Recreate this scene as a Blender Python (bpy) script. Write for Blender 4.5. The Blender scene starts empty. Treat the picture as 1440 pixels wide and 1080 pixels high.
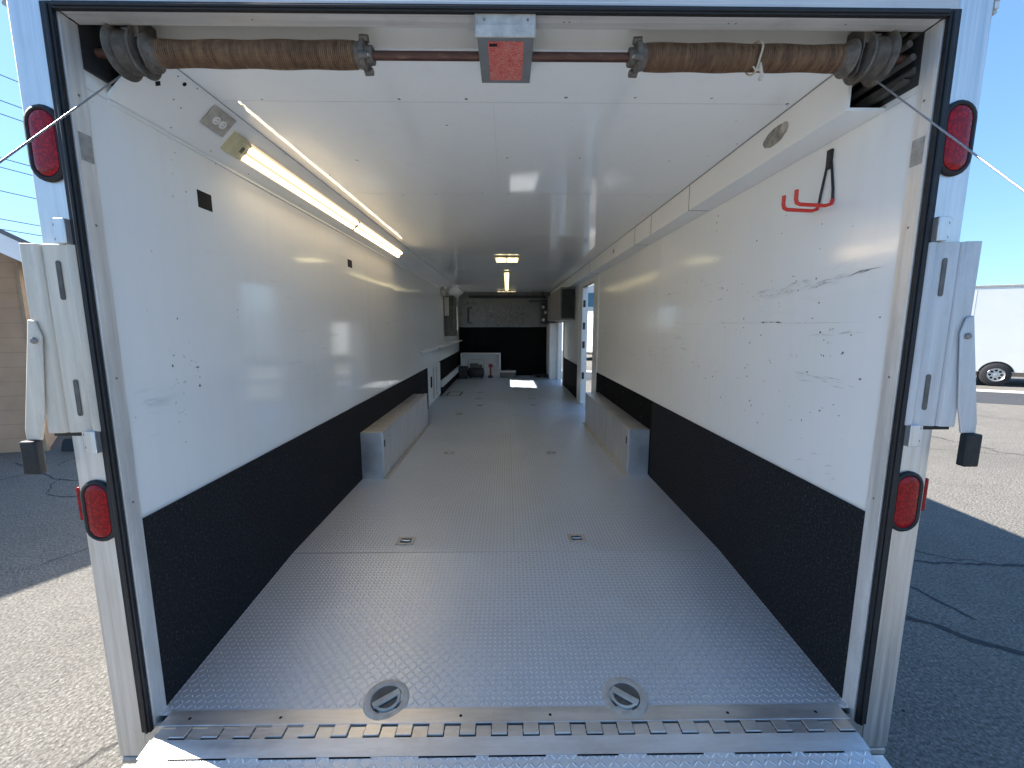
import bpy, bmesh, math, random
from mathutils import Vector, Matrix
random.seed(7)
sc = bpy.context.scene
COL = sc.collection

# ------------------------------------------------------------------ camera
cam_d = bpy.data.cameras.new('camera'); cam = bpy.data.objects.new('camera', cam_d); COL.objects.link(cam)
cam_d.sensor_width = 36.0; cam_d.lens = 585/1440*36; cam_d.clip_start = 0.02; cam_d.clip_end = 2000
P = math.radians(7.98); YW = math.atan(7/585.0)
Rv = Vector((math.cos(YW), -math.sin(YW), 0))
Fv = Vector((math.sin(YW)*math.cos(P), math.cos(YW)*math.cos(P), -math.sin(P)))
Uv = Rv.cross(Fv)
cam.matrix_world = Matrix(((Rv.x, Uv.x, -Fv.x, 0.0), (Rv.y, Uv.y, -Fv.y, -1.2526), (Rv.z, Uv.z, -Fv.z, 1.76), (0, 0, 0, 1)))
sc.camera = cam

# ------------------------------------------------------------------ world, sun, exposure
SUN = Vector((-1.1, 0.35, 1.0)).normalized()
w = bpy.data.worlds.new("World"); sc.world = w; w.use_nodes = True
nt = w.node_tree; nt.nodes.clear()
sky = nt.nodes.new('ShaderNodeTexSky'); sky.sky_type = 'NISHITA'; sky.sun_disc = False
sky.sun_elevation = math.asin(SUN.z); sky.sun_rotation = math.atan2(SUN.x, SUN.y)
sky.air_density = 1.0; sky.dust_density = 0.3; sky.ozone_density = 1.0
bg = nt.nodes.new('ShaderNodeBackground'); bg.inputs['Strength'].default_value = 0.088
wo = nt.nodes.new('ShaderNodeOutputWorld')
gm = nt.nodes.new('ShaderNodeGamma'); gm.inputs[1].default_value = 0.58
tn = nt.nodes.new('ShaderNodeMix'); tn.data_type = 'RGBA'; tn.blend_type = 'MULTIPLY'; tn.inputs[0].default_value = 1.0; tn.inputs[7].default_value = (0.44, 0.68, 0.98, 1)
nt.links.new(sky.outputs[0], gm.inputs[0]); nt.links.new(gm.outputs[0], tn.inputs[6]); nt.links.new(tn.outputs[2], bg.inputs[0]); nt.links.new(bg.outputs[0], wo.inputs[0])
sl = bpy.data.lights.new('sun', 'SUN'); sl.energy = 2.75; sl.angle = math.radians(0.5); sl.color = (1.0, 0.95, 0.87)
so = bpy.data.objects.new('sun', sl); COL.objects.link(so); so.location = (-20, 5, 20)
so.rotation_euler = (-SUN).to_track_quat('-Z', 'Y').to_euler()
sc.view_settings.view_transform = 'Standard'; sc.view_settings.look = 'None'
sc.view_settings.gamma = 1.0; sc.view_settings.exposure = 2.6
sc.cycles.max_bounces = 10; sc.cycles.diffuse_bounces = 6; sc.cycles.glossy_bounces = 5
sc.cycles.sample_clamp_indirect = 8.0

# ------------------------------------------------------------------ materials
def mat(name):
    m = bpy.data.materials.new(name); m.use_nodes = True
    t = m.node_tree; b = t.nodes['Principled BSDF']
    return m, t, b
def node(t, typ, **kw):
    n = t.nodes.new(typ)
    for k, v in kw.items(): setattr(n, k, v)
    return n
def L(t, a, b): t.links.new(a, b)
def math_(t, op, a, b=None, c=None, clamp=False):
    n = t.nodes.new('ShaderNodeMath'); n.operation = op; n.use_clamp = clamp
    for i, v in enumerate((a, b, c)):
        if v is None: continue
        if isinstance(v, (int, float)): n.inputs[i].default_value = v
        else: t.links.new(v, n.inputs[i])
    return n.outputs[0]
def noise(t, scale, detail=4, rough=0.6, stretch=None, rot=None, dist=0.0, src='Object'):
    tc = t.nodes.new('ShaderNodeTexCoord'); v = tc.outputs[src]
    if stretch or rot:
        mp = t.nodes.new('ShaderNodeMapping')
        if stretch: mp.inputs['Scale'].default_value = stretch
        if rot: mp.inputs['Rotation'].default_value = rot
        L(t, v, mp.inputs[0]); v = mp.outputs[0]
    n = t.nodes.new('ShaderNodeTexNoise'); n.inputs['Scale'].default_value = scale
    n.inputs['Detail'].default_value = detail; n.inputs['Roughness'].default_value = rough
    n.inputs['Distortion'].default_value = dist
    L(t, v, n.inputs['Vector']); return n.outputs[0]
def ramp(t, fac, stops):
    r = t.nodes.new('ShaderNodeValToRGB'); e = r.color_ramp.elements
    while len(e) < len(stops): e.new(0.5)
    for i, (p, c) in enumerate(stops):
        e[i].position = p; e[i].color = (c[0], c[1], c[2], 1) if not isinstance(c, (int, float)) else (c, c, c, 1)
    L(t, fac, r.inputs[0]); return r.outputs[0]
def mixc(t, fac, a, b, mode='MIX'):
    n = t.nodes.new('ShaderNodeMix'); n.data_type = 'RGBA'; n.blend_type = mode
    for i, v in ((0, fac), (6, a), (7, b)):
        if isinstance(v, (int, float)): n.inputs[i].default_value = v
        elif isinstance(v, tuple): n.inputs[i].default_value = (*v, 1) if len(v) == 3 else v
        else: L(t, v, n.inputs[i])
    return n.outputs[2]
def bump(t, b, h, strength=0.3, dist=0.01):
    n = t.nodes.new('ShaderNodeBump'); n.inputs['Strength'].default_value = strength; n.inputs['Distance'].default_value = dist
    L(t, h, n.inputs['Height']); L(t, n.outputs[0], b.inputs['Normal'])
def simple(name, col, rough=0.5, metal=0.0, var=0.12, nscale=8, bmp=0.0, bscale=60, spec=None, stretch=None):
    m, t, b = mat(name)
    nz = noise(t, nscale, 5, 0.6, stretch)
    c2 = tuple(c*(1-var) for c in col); c3 = tuple(min(1, c*(1+var)) for c in col)
    L(t, ramp(t, nz, [(0.3, c2), (0.7, c3)]), b.inputs['Base Color'])
    b.inputs['Metallic'].default_value = metal
    L(t, ramp(t, noise(t, nscale*2.3, 4, 0.6, stretch), [(0.3, max(0, rough-0.07)), (0.7, min(1, rough+0.07))]), b.inputs['Roughness'])
    if spec is not None: b.inputs['Specular IOR Level'].default_value = spec
    if bmp: bump(t, b, noise(t, bscale, 4, 0.6, stretch), bmp, 0.004)
    return m

def wall_white(name, grime=0.0, rough=0.075, tint=(0.86, 0.865, 0.84)):
    m, t, b = mat(name)
    base = ramp(t, noise(t, 0.9, 4, 0.6), [(0.3, tuple(c*0.95 for c in tint)), (0.75, tint)])
    # vertical wipe streaks
    st = noise(t, 1.0, 4, 0.65, (14, 14, 1.2))
    base = mixc(t, math_(t, 'MULTIPLY', ramp(t, st, [(0.50, 0.0), (0.8, 1.0)]), 0.10), base, (0.55, 0.56, 0.52))
    if grime > 0:
        # long rubbed scuffs running along the wall, gathered in patches
        sf = noise(t, 1.0, 7, 0.72, (3, 3.2, 34), (math.radians(4), 0, 0), 0.4)
        pm = noise(t, 1.3, 3, 0.5, (1, 1.0, 2.2))
        k = math_(t, 'MULTIPLY', ramp(t, sf, [(0.56, 0.0), (0.66, 1.0)]), ramp(t, pm, [(0.50, 0.0), (0.62, 1.0)]))
        tc = t.nodes.new('ShaderNodeTexCoord'); sx = t.nodes.new('ShaderNodeSeparateXYZ'); L(t, tc.outputs['Object'], sx.inputs[0])
        zb = t.nodes.new('ShaderNodeMapRange'); zb.inputs[1].default_value = 1.15; zb.inputs[2].default_value = 1.5; L(t, sx.outputs[2], zb.inputs[0])
        zt = t.nodes.new('ShaderNodeMapRange'); zt.inputs[1].default_value = 2.12; zt.inputs[2].default_value = 1.9; L(t, sx.outputs[2], zt.inputs[0])
        k = math_(t, 'MULTIPLY', k, math_(t, 'MULTIPLY', zb.outputs[0], zt.outputs[0]))
        base = mixc(t, math_(t, 'MULTIPLY', k, grime), base, (0.22, 0.23, 0.23))
    sp = noise(t, 42, 3, 0.5)
    base = mixc(t, math_(t, 'MULTIPLY', ramp(t, sp, [(0.74, 0.0), (0.78, 1.0)]), 0.5), base, (0.3, 0.3, 0.28))
    L(t, base, b.inputs['Base Color'])
    L(t, ramp(t, noise(t, 3, 5, 0.6), [(0.3, rough*0.75), (0.7, rough*1.5)]), b.inputs['Roughness'])
    bump(t, b, noise(t, 1.1, 2, 0.5, (1, 1, 0.6)), 0.16, 0.03); b.inputs['Specular IOR Level'].default_value = 0.65
    return m

M = {}
M['wall_l'] = wall_white('glossy_white_wall', 0.25)
M['wall_r'] = wall_white('scuffed_white_wall', 0.28, 0.14)
M['ceil'] = wall_white('glossy_white_ceiling', 0.0, 0.055, (0.87, 0.89, 0.88))
M['paint'] = simple('painted_panel', (0.82, 0.83, 0.81), 0.38, 0, 0.02, 2)
M['white'] = simple('white_paint', (0.74, 0.74, 0.72), 0.35, 0, 0.06, 4)
M['dim'] = simple('grey_wall_liner', (0.13, 0.133, 0.12), 0.3, 0, 0.15, 3)

def alu(name, col=(0.62, 0.62, 0.61), rough=0.42, st=(60, 60, 1.5), dirt=0.35, metal=0.85):
    m, t, b = mat(name)
    br = noise(t, 1.0, 6, 0.7, st)
    c = ramp(t, br, [(0.3, tuple(x*0.78 for x in col)), (0.7, tuple(min(1, x*1.12) for x in col))])
    d = ramp(t, noise(t, 7, 6, 0.7, (1, 1, 0.35)), [(0.52, 0.0), (0.72, 1.0)])
    c = mixc(t, math_(t, 'MULTIPLY', d, dirt), c, (0.33, 0.31, 0.28))
    L(t, c, b.inputs['Base Color']); b.inputs['Metallic'].default_value = metal
    L(t, ramp(t, br, [(0.3, rough-0.08), (0.7, rough+0.12)]), b.inputs['Roughness'])
    bump(t, b, br, 0.12, 0.002)
    return m
M['alu'] = alu('brushed_aluminium', (0.70, 0.70, 0.69), 0.42, dirt=0.25)
M['alu_x'] = alu('brushed_aluminium_cross', (0.60, 0.60, 0.59), 0.42, (1.5, 60, 60))
M['alu_old'] = alu('weathered_aluminium', (0.78, 0.77, 0.74), 0.5, (40, 40, 2), 0.3, 0.55)
M['alu_old_x'] = alu('weathered_aluminium_cross', (0.70, 0.69, 0.66), 0.5, (1.2, 50, 50), 0.3, 0.45)
M['alu_head'] = alu('header_aluminium', (0.62, 0.60, 0.57), 0.5, (1.5, 60, 60), 0.3, 0.3)
M['alu_bounce'] = alu('weathered_warm_bounce_aluminium', (0.66, 0.59, 0.49), 0.55, (40, 40, 2), 0.55, 0.4)  # left latch only: warm bounce off sunlit ground put into the colour
M['alu_latch'] = alu('dull_latch_aluminium', (0.55, 0.56, 0.57), 0.5, (40, 40, 2), 0.6, 0.5)
M['alu_plate'] = alu('smooth_aluminium_sheet', (0.72, 0.72, 0.72), 0.4, (3, 20, 3), 0.25)
M['galv'] = simple('galvanised_steel', (0.46, 0.43, 0.38), 0.5, 0.2, 0.25, 30, 0.1, 90)
M['cast'] = simple('cast_aluminium', (0.125, 0.112, 0.097), 0.6, 0.35, 0.4, 40, 0.4, 120)
M['grey_paint'] = simple('grey_painted_steel', (0.17, 0.19, 0.20), 0.5, 0.1, 0.1, 10)
M['dark'] = simple('dark_unlined_steel', (0.022, 0.023, 0.024), 0.7, 0, 0.4, 10)
M['dark_rail'] = simple('dusty_dark_rail', (0.11, 0.105, 0.095), 0.6, 0.3, 0.4, 14)
M['rubber'] = simple('black_rubber', (0.008, 0.0085, 0.010), 0.6, 0, 0.3, 20, 0.1, 60)
M['black'] = simple('black_void', (0.006, 0.006, 0.006), 0.9, 0, 0.2, 10)
M['kick2'] = simple('black_vinyl', (0.004, 0.004, 0.0045), 0.8, 0, 0.3, 6, spec=0.12)
M['mark'] = simple('scuff_mark', (0.13, 0.13, 0.13), 0.6, 0, 0.5, 60)
M['mark2'] = simple('faint_scuff_mark', (0.52, 0.53, 0.52), 0.4, 0, 0.3, 60)
M['seam'] = simple('seam_line', (0.20, 0.20, 0.19), 0.6, 0, 0.3, 10)
M['seam2'] = simple('pale_seam_line', (0.52, 0.53, 0.51), 0.35, 0, 0.1, 10)
M['floor_seam'] = simple('floor_seam', (0.42, 0.43, 0.44), 0.45, 0.6, 0.15, 5)
M['screw'] = simple('screw_head', (0.22, 0.21, 0.20), 0.4, 0.6, 0.4, 200)
M['red'] = simple('red_vinyl_dip', (0.62, 0.035, 0.02), 0.4, 0, 0.1, 20)
M['black_steel'] = simple('black_steel', (0.02, 0.02, 0.02), 0.35, 0.2, 0.2, 20)
M['beige'] = simple('beige_plastic', (0.50, 0.42, 0.22), 0.45, 0, 0.06, 20)
M['yellowed'] = simple('yellowed_plastic', (0.55, 0.50, 0.31), 0.4, 0, 0.08, 30)
M['plug'] = simple('ivory_plastic', (0.75, 0.74, 0.70), 0.4, 0, 0.04, 20)
M['string'] = simple('dirty_string', (0.50, 0.44, 0.34), 0.9, 0, 0.2, 80)
M['wire'] = simple('braided_wire', (0.30, 0.30, 0.30), 0.4, 0.7, 0.4, 300)

# rusty spring: wound bars, brown with bright worn spots
m, t, b = mat('rusty_spring_steel')
nz = noise(t, 9, 6, 0.7, (7, 0.5, 0.5)); nz2 = noise(t, 70, 5, 0.7, (1.5, 0.5, 0.5))
c = ramp(t, nz, [(0.30, (0.06, 0.030, 0.017)), (0.5, (0.19, 0.105, 0.055)), (0.72, (0.38, 0.25, 0.13))])
c = mixc(t, 0.5, c, ramp(t, nz2, [(0.35, (0.035, 0.02, 0.014)), (0.65, (0.22, 0.145, 0.09))]))
L(t, c, b.inputs['Base Color']); b.inputs['Roughness'].default_value = 0.6; b.inputs['Metallic'].default_value = 0.25
bump(t, b, nz2, 0.4, 0.003); M['spring'] = m
m, t, b = mat('rusty_shaft')
c = ramp(t, noise(t, 12, 6, 0.75, (1, 4, 4)), [(0.3, (0.035, 0.016, 0.012)), (0.6, (0.11, 0.05, 0.034)), (0.75, (0.30, 0.21, 0.15))])
L(t, c, b.inputs['Base Color']); b.inputs['Roughness'].default_value = 0.45; b.inputs['Metallic'].default_value = 0.4; M['shaft'] = m

# black carpet
m, t, b = mat('black_carpet')
nz = noise(t, 105, 4, 0.85); n2 = noise(t, 5, 4, 0.6)
c = ramp(t, nz, [(0.35, (0.006, 0.007, 0.008)), (0.58, (0.026, 0.026, 0.028)), (0.68, (0.15, 0.15, 0.155))])
c = mixc(t, math_(t, 'MULTIPLY', n2, 0.35), c, (0.028, 0.030, 0.036))
fl = ramp(t, noise(t, 75, 2, 0.5), [(0.77, 0.0), (0.79, 1.0)])
c = mixc(t, math_(t, 'MULTIPLY', fl, 0.6), c, (0.25, 0.25, 0.24))
L(t, c, b.inputs['Base Color']); b.inputs['Roughness'].default_value = 0.95; b.inputs['Specular IOR Level'].default_value = 0.15
bump(t, b, nz, 1.0, 0.006); M['carpet'] = m

# diamond tread plate: raised lens shaped bars, neighbours turned by 90 degrees
def tread(name, cell=0.0205, col=(0.56, 0.61, 0.68), rough=0.40):
    m, t, b = mat(name)
    tc = t.nodes.new('ShaderNodeTexCoord'); sx = t.nodes.new('ShaderNodeSeparateXYZ'); L(t, tc.outputs['Object'], sx.inputs[0])
    u = math_(t, 'DIVIDE', sx.outputs[0], cell); v = math_(t, 'DIVIDE', sx.outputs[1], cell)
    u = math_(t, 'ADD', u, 4000.0); v = math_(t, 'ADD', v, 4000.0)
    iu = math_(t, 'FLOOR', u); iv = math_(t, 'FLOOR', v)
    par = math_(t, 'MODULO', math_(t, 'ADD', iu, iv), 2.0)
    sg = math_(t, 'MULTIPLY_ADD', par, 2.0, -1.0)
    fu = math_(t, 'SUBTRACT', math_(t, 'SUBTRACT', u, iu), 0.5); fv = math_(t, 'SUBTRACT', math_(t, 'SUBTRACT', v, iv), 0.5)
    fu = math_(t, 'MULTIPLY', fu, sg)
    a = math_(t, 'MULTIPLY', math_(t, 'ADD', fu, fv), 0.7071); c_ = math_(t, 'MULTIPLY', math_(t, 'SUBTRACT', fu, fv), 0.7071)
    a2 = math_(t, 'MULTIPLY', math_(t, 'MULTIPLY', a, a), 1/(0.50**2)); c2 = math_(t, 'MULTIPLY', math_(t, 'MULTIPLY', c_, c_), 1/(0.15**2))
    h = math_(t, 'SUBTRACT', 1.0, math_(t, 'ADD', a2, c2), clamp=True)
    h = math_(t, 'POWER', h, 0.5)
    n1 = noise(t, 2.2, 6, 0.65); n2 = noise(t, 1.0, 5, 0.7, (30, 3, 3)); n3 = noise(t, 60, 4, 0.7)
    c = ramp(t, n1, [(0.3, tuple(x*0.92 for x in col)), (0.7, tuple(x*1.05 for x in col))])
    c = mixc(t, math_(t, 'MULTIPLY', ramp(t, n3, [(0.45, 0.0), (0.7, 1.0)]), 0.2), c, (0.5, 0.51, 0.52))
    c = mixc(t, math_(t, 'MULTIPLY', h, 0.9), c, (0.94, 0.97, 1.0))  # highlights on the raised bars painted in as a paler colour
    st = ramp(t, noise(t, 1.3, 3, 0.6, (1, 0.6, 1)), [(0.60, 0.0), (0.72, 1.0)])
    c = mixc(t, math_(t, 'MULTIPLY', st, 0.06), c, (0.35, 0.34, 0.33))
    L(t, c, b.inputs['Base Color']); b.inputs['Metallic'].default_value = 0.6
    r = ramp(t, n1, [(0.3, rough), (0.7, rough+0.06)])
    L(t, math_(t, 'SUBTRACT', r, math_(t, 'MULTIPLY', h, 0.10)), b.inputs['Roughness'])
    hh = math_(t, 'ADD', h, math_(t, 'MULTIPLY', n3, 0.10))
    bump(t, b, hh, 1.0, 0.0036)
    return m
M['tread'] = tread('diamond_tread_plate')
M['tread_big'] = tread('ramp_tread_plate', 0.022, (0.68, 0.69, 0.71), 0.34)

# red lens
m, t, b = mat('red_lens')
tc = t.nodes.new('ShaderNodeTexCoord'); vz = t.nodes.new('ShaderNodeTexVoronoi'); vz.inputs['Scale'].default_value = 110
L(t, tc.outputs['Object'], vz.inputs[0])
c = ramp(t, vz.outputs[0], [(0.0, (0.46, 0.006, 0.012)), (0.6, (0.20, 0.002, 0.006))])
L(t, c, b.inputs['Base Color']); b.inputs['Roughness'].default_value = 0.2; b.inputs['Specular IOR Level'].default_value = 0.3; bump(t, b, vz.outputs[0], 0.3, 0.002); M['lens'] = m

# warning sticker with rows of worn small print
m, t, b = mat('worn_red_sticker')
tc = t.nodes.new('ShaderNodeTexCoord'); mp = t.nodes.new('ShaderNodeMapping'); mp.inputs['Scale'].default_value = (42, 70, 1); L(t, tc.outputs['Object'], mp.inputs[0])
br = t.nodes.new('ShaderNodeTexBrick'); br.inputs['Mortar Size'].default_value = 0.03; br.inputs['Scale'].default_value = 1.6
br.inputs['Color1'].default_value = (0.9, 0.9, 0.9, 1); br.inputs['Color2'].default_value = (0.0, 0.0, 0.0, 1); br.inputs['Mortar'].default_value = (0, 0, 0, 1)
L(t, mp.outputs[0], br.inputs[0])
txt = math_(t, 'MULTIPLY', br.outputs[0], ramp(t, noise(t, 380, 2, 0.6), [(0.42, 0.0), (0.56, 1.0)]))
wear = ramp(t, noise(t, 38, 5, 0.7), [(0.40, 0.0), (0.62, 1.0)])
c = mixc(t, math_(t, 'MULTIPLY', txt, 1.0), (0.46, 0.03, 0.035), (0.85, 0.55, 0.45))
c = mixc(t, math_(t, 'MULTIPLY', wear, 0.55), c, (0.58, 0.25, 0.20))
L(t, c, b.inputs['Base Color']); b.inputs['Roughness'].default_value = 0.35; M['sticker'] = m

# lamp diffuser, two tubes glowing through (profile across the 45 degree fitting)
def diffuser(name, col, s0, s1, kind):
    m, t, b = mat(name); t.nodes.remove(b)
    em = t.nodes.new('ShaderNodeEmission'); em.inputs[0].default_value = (*col, 1)
    tc = t.nodes.new('ShaderNodeTexCoord'); sx = t.nodes.new('ShaderNodeSeparateXYZ'); L(t, tc.outputs['Object'], sx.inputs[0])
    if kind == 'cove': q = math_(t, 'ADD', sx.outputs[0], sx.outputs[2])
    else: q = sx.outputs[0]
    s = math_(t, 'COSINE', math_(t, 'MULTIPLY_ADD', q, 104.7, math.pi - 1.374*104.7)) if kind == 'cove' else math_(t, 'SINE', math_(t, 'MULTIPLY', q, 60))
    f = math_(t, 'MULTIPLY_ADD', s, 0.5, 0.5)
    if kind == 'cove': f = math_(t, 'POWER', f, 2.5)
    f = math_(t, 'MULTIPLY_ADD', f, s1-s0, s0)
    L(t, f, em.inputs[1]); o = t.nodes['Material Output']; L(t, em.outputs[0], o.inputs[0]); return m
M['glow'] = diffuser('lit_lamp_diffuser', (1.0, 0.76, 0.46), 0.18, 6.5, 'cove')
M['glow2'] = diffuser('lit_ceiling_diffuser', (1.0, 0.86, 0.45), 0.35, 0.6, 'ceil')
M['glow3'] = diffuser('dim_ceiling_diffuser', (1.0, 0.82, 0.5), 0.08, 0.14, 'ceil')

# asphalt
def ground_mat(name, c0, c1, c2, crack=True):
    m, t, b = mat(name)
    fine = noise(t, 62, 5, 0.8); mid = noise(t, 6, 6, 0.7); big = noise(t, 0.35, 4, 0.6)
    tc = t.nodes.new('ShaderNodeTexCoord')
    vo = t.nodes.new('ShaderNodeTexVoronoi'); vo.inputs['Scale'].default_value = 60; L(t, tc.outputs['Object'], vo.inputs[0])
    c = ramp(t, fine, [(0.36, c0), (0.5, c1), (0.66, c2)])
    c = mixc(t, 0.35, c, ramp(t, mid, [(0.3, tuple(x*0.62 for x in c1)), (0.7, tuple(min(1, x*1.35) for x in c1))]))
    st = ramp(t, vo.outputs[0], [(0.10, 1.0), (0.30, 0.0)])
    c = mixc(t, math_(t, 'MULTIPLY', st, 0.5), c, ramp(t, math_(t, 'FRACT', math_(t, 'MULTIPLY', vo.outputs[1], 3.1)), [(0.0, tuple(x*0.5 for x in c0)), (1.0, tuple(min(1, x*1.3) for x in c2))]))
    c = mixc(t, math_(t, 'MULTIPLY', ramp(t, big, [(0.45, 0.0), (0.65, 1.0)]), 0.35), c, tuple(x*0.62 for x in c1))
    if crack:
        dn = t.nodes.new('ShaderNodeTexNoise'); dn.inputs['Scale'].default_value = 2.2; dn.inputs['Detail'].default_value = 6; L(t, tc.outputs['Object'], dn.inputs[0])
        ad = t.nodes.new('ShaderNodeMix'); ad.data_type = 'VECTOR'; ad.inputs[0].default_value = 0.28
        L(t, tc.outputs['Object'], ad.inputs[4]); L(t, dn.outputs[1], ad.inputs[5])
        ve = t.nodes.new('ShaderNodeTexVoronoi'); ve.feature = 'DISTANCE_TO_EDGE'; ve.inputs['Scale'].default_value = 0.5; L(t, ad.outputs[1], ve.inputs[0])
        ck = ramp(t, ve.outputs[0], [(0.0, 1.0), (0.006, 0.0)])
        ck = math_(t, 'MULTIPLY', ck, ramp(t, big, [(0.45, 0.0), (0.55, 1.0)]))
        c = mixc(t, math_(t, 'MULTIPLY', ck, 0.8), c, (0.02, 0.02, 0.02))
    L(t, c, b.inputs['Base Color']); b.inputs['Roughness'].default_value = 0.9; b.inputs['Specular IOR Level'].default_value = 0.25
    hh = math_(t, 'ADD', math_(t, 'MULTIPLY', fine, 0.6), math_(t, 'MULTIPLY', vo.outputs[0], -0.6))
    bump(t, b, hh, 0.9, 0.012)
    return m
M['ground'] = ground_mat('weathered_asphalt', (0.040, 0.037, 0.035), (0.152, 0.141, 0.124), (0.38, 0.355, 0.32))
M['road'] = ground_mat('dark_asphalt', (0.030, 0.032, 0.037), (0.055, 0.058, 0.065), (0.09, 0.09, 0.10), False)
M['crack'] = simple('crack_fill', (0.030, 0.031, 0.034), 0.85, 0, 0.4, 30, 0.5, 90)
M['kerb'] = simple('pale_concrete', (0.46, 0.44, 0.40), 0.85, 0, 0.15, 6, 0.2, 60)

# lap siding of the shop
m, t, b = mat('tan_lap_siding')
tc = t.nodes.new('ShaderNodeTexCoord'); sx = t.nodes.new('ShaderNodeSeparateXYZ'); L(t, tc.outputs['Object'], sx.inputs[0])
fr = math_(t, 'FRACT', math_(t, 'MULTIPLY', sx.outputs[2], 5.0))
ln = math_(t, 'GREATER_THAN', fr, 0.955)
c = ramp(t, noise(t, 3, 5, 0.6), [(0.3, (0.40, 0.255, 0.155)), (0.7, (0.48, 0.315, 0.20))])
c = mixc(t, math_(t, 'MULTIPLY', ln, 0.45), c, (0.20, 0.13, 0.08))
L(t, c, b.inputs['Base Color']); b.inputs['Roughness'].default_value = 0.75; bump(t, b, fr, 0.3, 0.01); M['siding'] = m
M['roofing'] = simple('grey_roofing', (0.12, 0.12, 0.125), 0.85, 0, 0.2, 10, 0.4, 40)
M['fascia'] = simple('white_fascia', (0.72, 0.72, 0.70), 0.5, 0, 0.06, 4)
M['trailer_white'] = simple('white_trailer_skin', (0.78, 0.77, 0.73), 0.35, 0, 0.03, 1.5)
M['tyre'] = simple('tyre_rubber', (0.02, 0.02, 0.022), 0.8, 0, 0.2, 20)
M['rim'] = simple('silver_rim', (0.55, 0.55, 0.55), 0.3, 0.8, 0.1, 20)
M['glass'] = simple('blue_window_glass', (0.06, 0.13, 0.19), 0.08, 0.2, 0.2, 1)
M['stucco'] = simple('pale_stucco', (0.62, 0.61, 0.58), 0.8, 0, 0.1, 2)
M['timber'] = simple('utility_pole_timber', (0.13, 0.095, 0.065), 0.85, 0, 0.3, 6, 0.3, 30)
M['taupe'] = simple('taupe_cabinet', (0.20, 0.185, 0.17), 0.45, 0, 0.12, 8)
M['pale_cab'] = simple('pale_cabinet', (0.66, 0.65, 0.62), 0.35, 0, 0.06, 6)
M['bluegrey'] = simple('dark_red_tool_plastic', (0.22, 0.02, 0.02), 0.5, 0, 0.2, 20)
m, t, b = mat('crinkled_foil_panel')
nz = noise(t, 14, 7, 0.75, dist=1.2)
L(t, ramp(t, nz, [(0.3, (0.08, 0.08, 0.08)), (0.7, (0.30, 0.30, 0.29))]), b.inputs['Base Color'])
b.inputs['Metallic'].default_value = 0.8; b.inputs['Roughness'].default_value = 0.28; bump(t, b, nz, 1.0, 0.03); M['foil'] = m

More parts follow.
